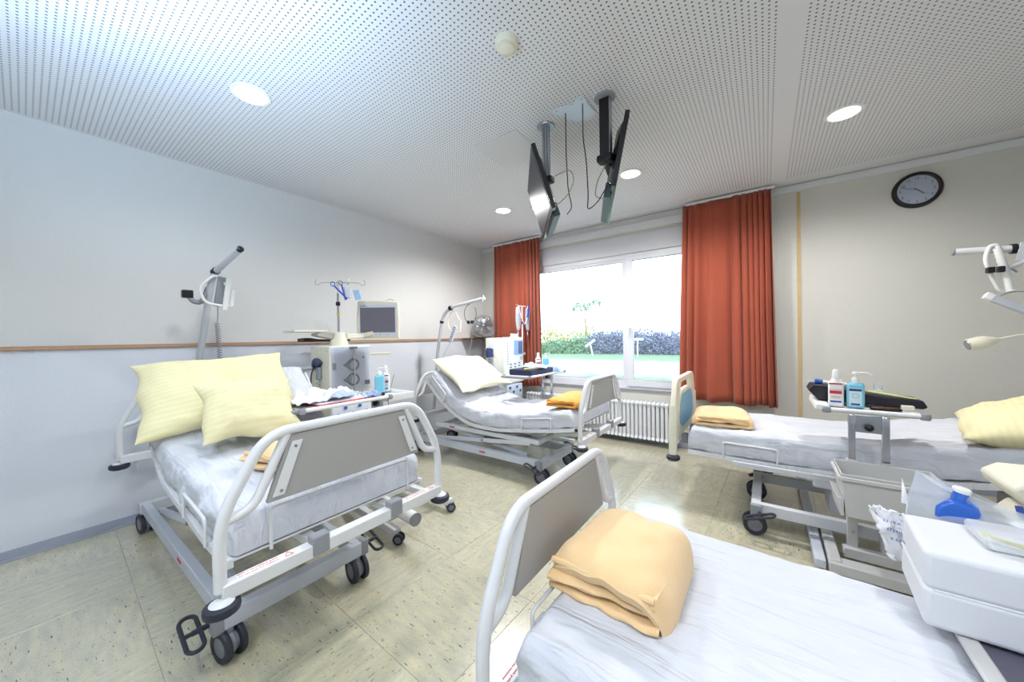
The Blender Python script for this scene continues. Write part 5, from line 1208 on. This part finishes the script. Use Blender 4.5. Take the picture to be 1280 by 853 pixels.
def leaves(cx_, cy_, cz_, rx, ry, rz, n, size, rnd, flat=0):
    mb = MB()
    for k in range(n):
        th_ = rnd.uniform(0, 2*pi); ph = math.acos(rnd.uniform(-.2, 1)); r_ = rnd.uniform(.6, 1.02)*(1+.2*noise.noise(V((th_*2, ph*3, cx_))))
        c = V((cx_+rx*r_*sin(ph)*cos(th_), cy_+ry*r_*sin(ph)*sin(th_), cz_+rz*r_*cos(ph)))
        d = V((rnd.gauss(0, 1), rnd.gauss(0, 1), rnd.gauss(0, 1))).normalized(); e = d.orthogonal().normalized(); s = size*rnd.uniform(.6, 1.4)
        n0 = len(mb.v); mb.v += [c-d*s, c+e*s*.45, c+d*s, c-e*s*.45]; mb.f.append((n0, n0+1, n0+2, n0+3))
    return mb
rnd = random.Random(11)
hedge_cols = [mat('mauve hedge leaves', '6F7488', .8, var=.35, nscale=2), mat('green hedge leaves', '6B8A68', .8, var=.3, nscale=2), mat('yellow green bush leaves', 'A8A65E', .8, var=.3, nscale=2)]
bark = mat('grey brown bark', '8A7B70', .9)
def bush(label, x, y, rx, ry, rz, n, m, size=.09, group='bushes beyond the lawn', name='bush'):
    t = thing(name, label, 'bush', (x, y, gz), group)
    o = leaves(x, y, gz, rx, ry, rz, n, size, rnd).build('foliage', m, t, recalc=False, smooth=False); o['kind'] = 'stuff'
    mb = MB()
    for k in range(5): a = k*1.3; mb.tube([(x+.1*cos(a), y+.1*sin(a), gz), (x+rx*.5*cos(a), y+ry*.5*sin(a), gz+rz*.75)], .03, 5)
    mb.build('stems', bark, t)['kind'] = 'stuff'
spots = [(-18.4, 29, 2.2, 1.2, 1.0, 1, 'low green bush at the left end of the hedge bank'), (-16.2, 30, 2.2, 1.3, 1.3, 1, 'green bush left of centre on the hedge bank'), (-14.0, 31, 2.3, 1.4, 1.7, 1, 'green bush before the tall thin tree'),
         (-12.0, 31, 2.1, 1.4, 2.15, 0, 'mauve bush behind the leaning white sign'), (-10.0, 31, 2.2, 1.4, 2.3, 0, 'tallest mauve bush, behind the window mullion'), (-8.0, 31, 2.1, 1.4, 2.2, 0, 'mauve bush behind the upright white sign'),
         (-6.2, 31, 2.0, 1.4, 1.9, 0, 'mauve bush right of the upright white sign'), (-4.3, 31, 2.0, 1.4, 1.6, 0, 'low mauve bush next to the right curtain')]
for x, y, rx, ry, rz, k, lb in spots: bush(lb, x, y, rx, ry, rz, 4600, hedge_cols[k])
bush('tall yellow-green bush at the left edge of the window view', -19.5, 34, 3.2, 2, 3.2, 2600, hedge_cols[2], .12)
bush('yellow-green bush left of the thin tree in the window view', -15.8, 35, 2.6, 2, 2.9, 1500, hedge_cols[2], .12)
bush('pale green bush by the right curtain, behind the mauve hedge', -5.0, 35, 2.2, 1.6, 3.0, 900, hedge_cols[2], .12)
t = thing('tree', 'tall thin-leaved tree standing above the hedge in the window view', 'tree', (-16.0, 36, gz))
mb = MB().tube([(-16, 36, gz), (-15.9, 36, 2.0), (-16.1, 36, 4.2)], lambda u: .12*(1-.6*u), 8)
for k in range(9): a = k*2.1; mb.tube([(-16, 36, 2+.3*k), (-16+.9*cos(a), 36+.9*sin(a), 3.0+.33*k)], .035, 5)
mb.build('trunk', bark, t)
mbl = leaves(-16.6, 36, 4.2, 1.1, 1, .9, 260, .12, rnd); q = leaves(-14.9, 36, 4.6, .8, .8, .6, 160, .12, rnd); mbl.add(q.v, q.f)
mbl.build('foliage', hedge_cols[1], t, recalc=False, smooth=False)['kind'] = 'stuff'
sgm = mat('white painted board', 'F4F4F0', .5)
t = thing('garden_sign', 'upright white T-shaped sign before the hedge, right window pane', 'sign', (-7.8, 27, gz), 'white garden signs')
MB().box(-7.86, -7.78, 26.97, 27.03, gz, 1.0).build('sign_post', sgm, t); MB().box(-8.25, -7.4, 26.97, 27.03, .92, 1.08).build('sign_board', sgm, t)
t = thing('garden_sign', 'leaning white T-shaped sign before the hedge, left window pane', 'sign', (-11.4, 27, gz), 'white garden signs')
MB().beam((-11.4, 27, gz), (-11.6, 27, .7), .08, .06).build('sign_post', sgm, t); MB().beam((-12.0, 27, .45), (-11.2, 27, .98), .06, .16).build('sign_board', sgm, t)
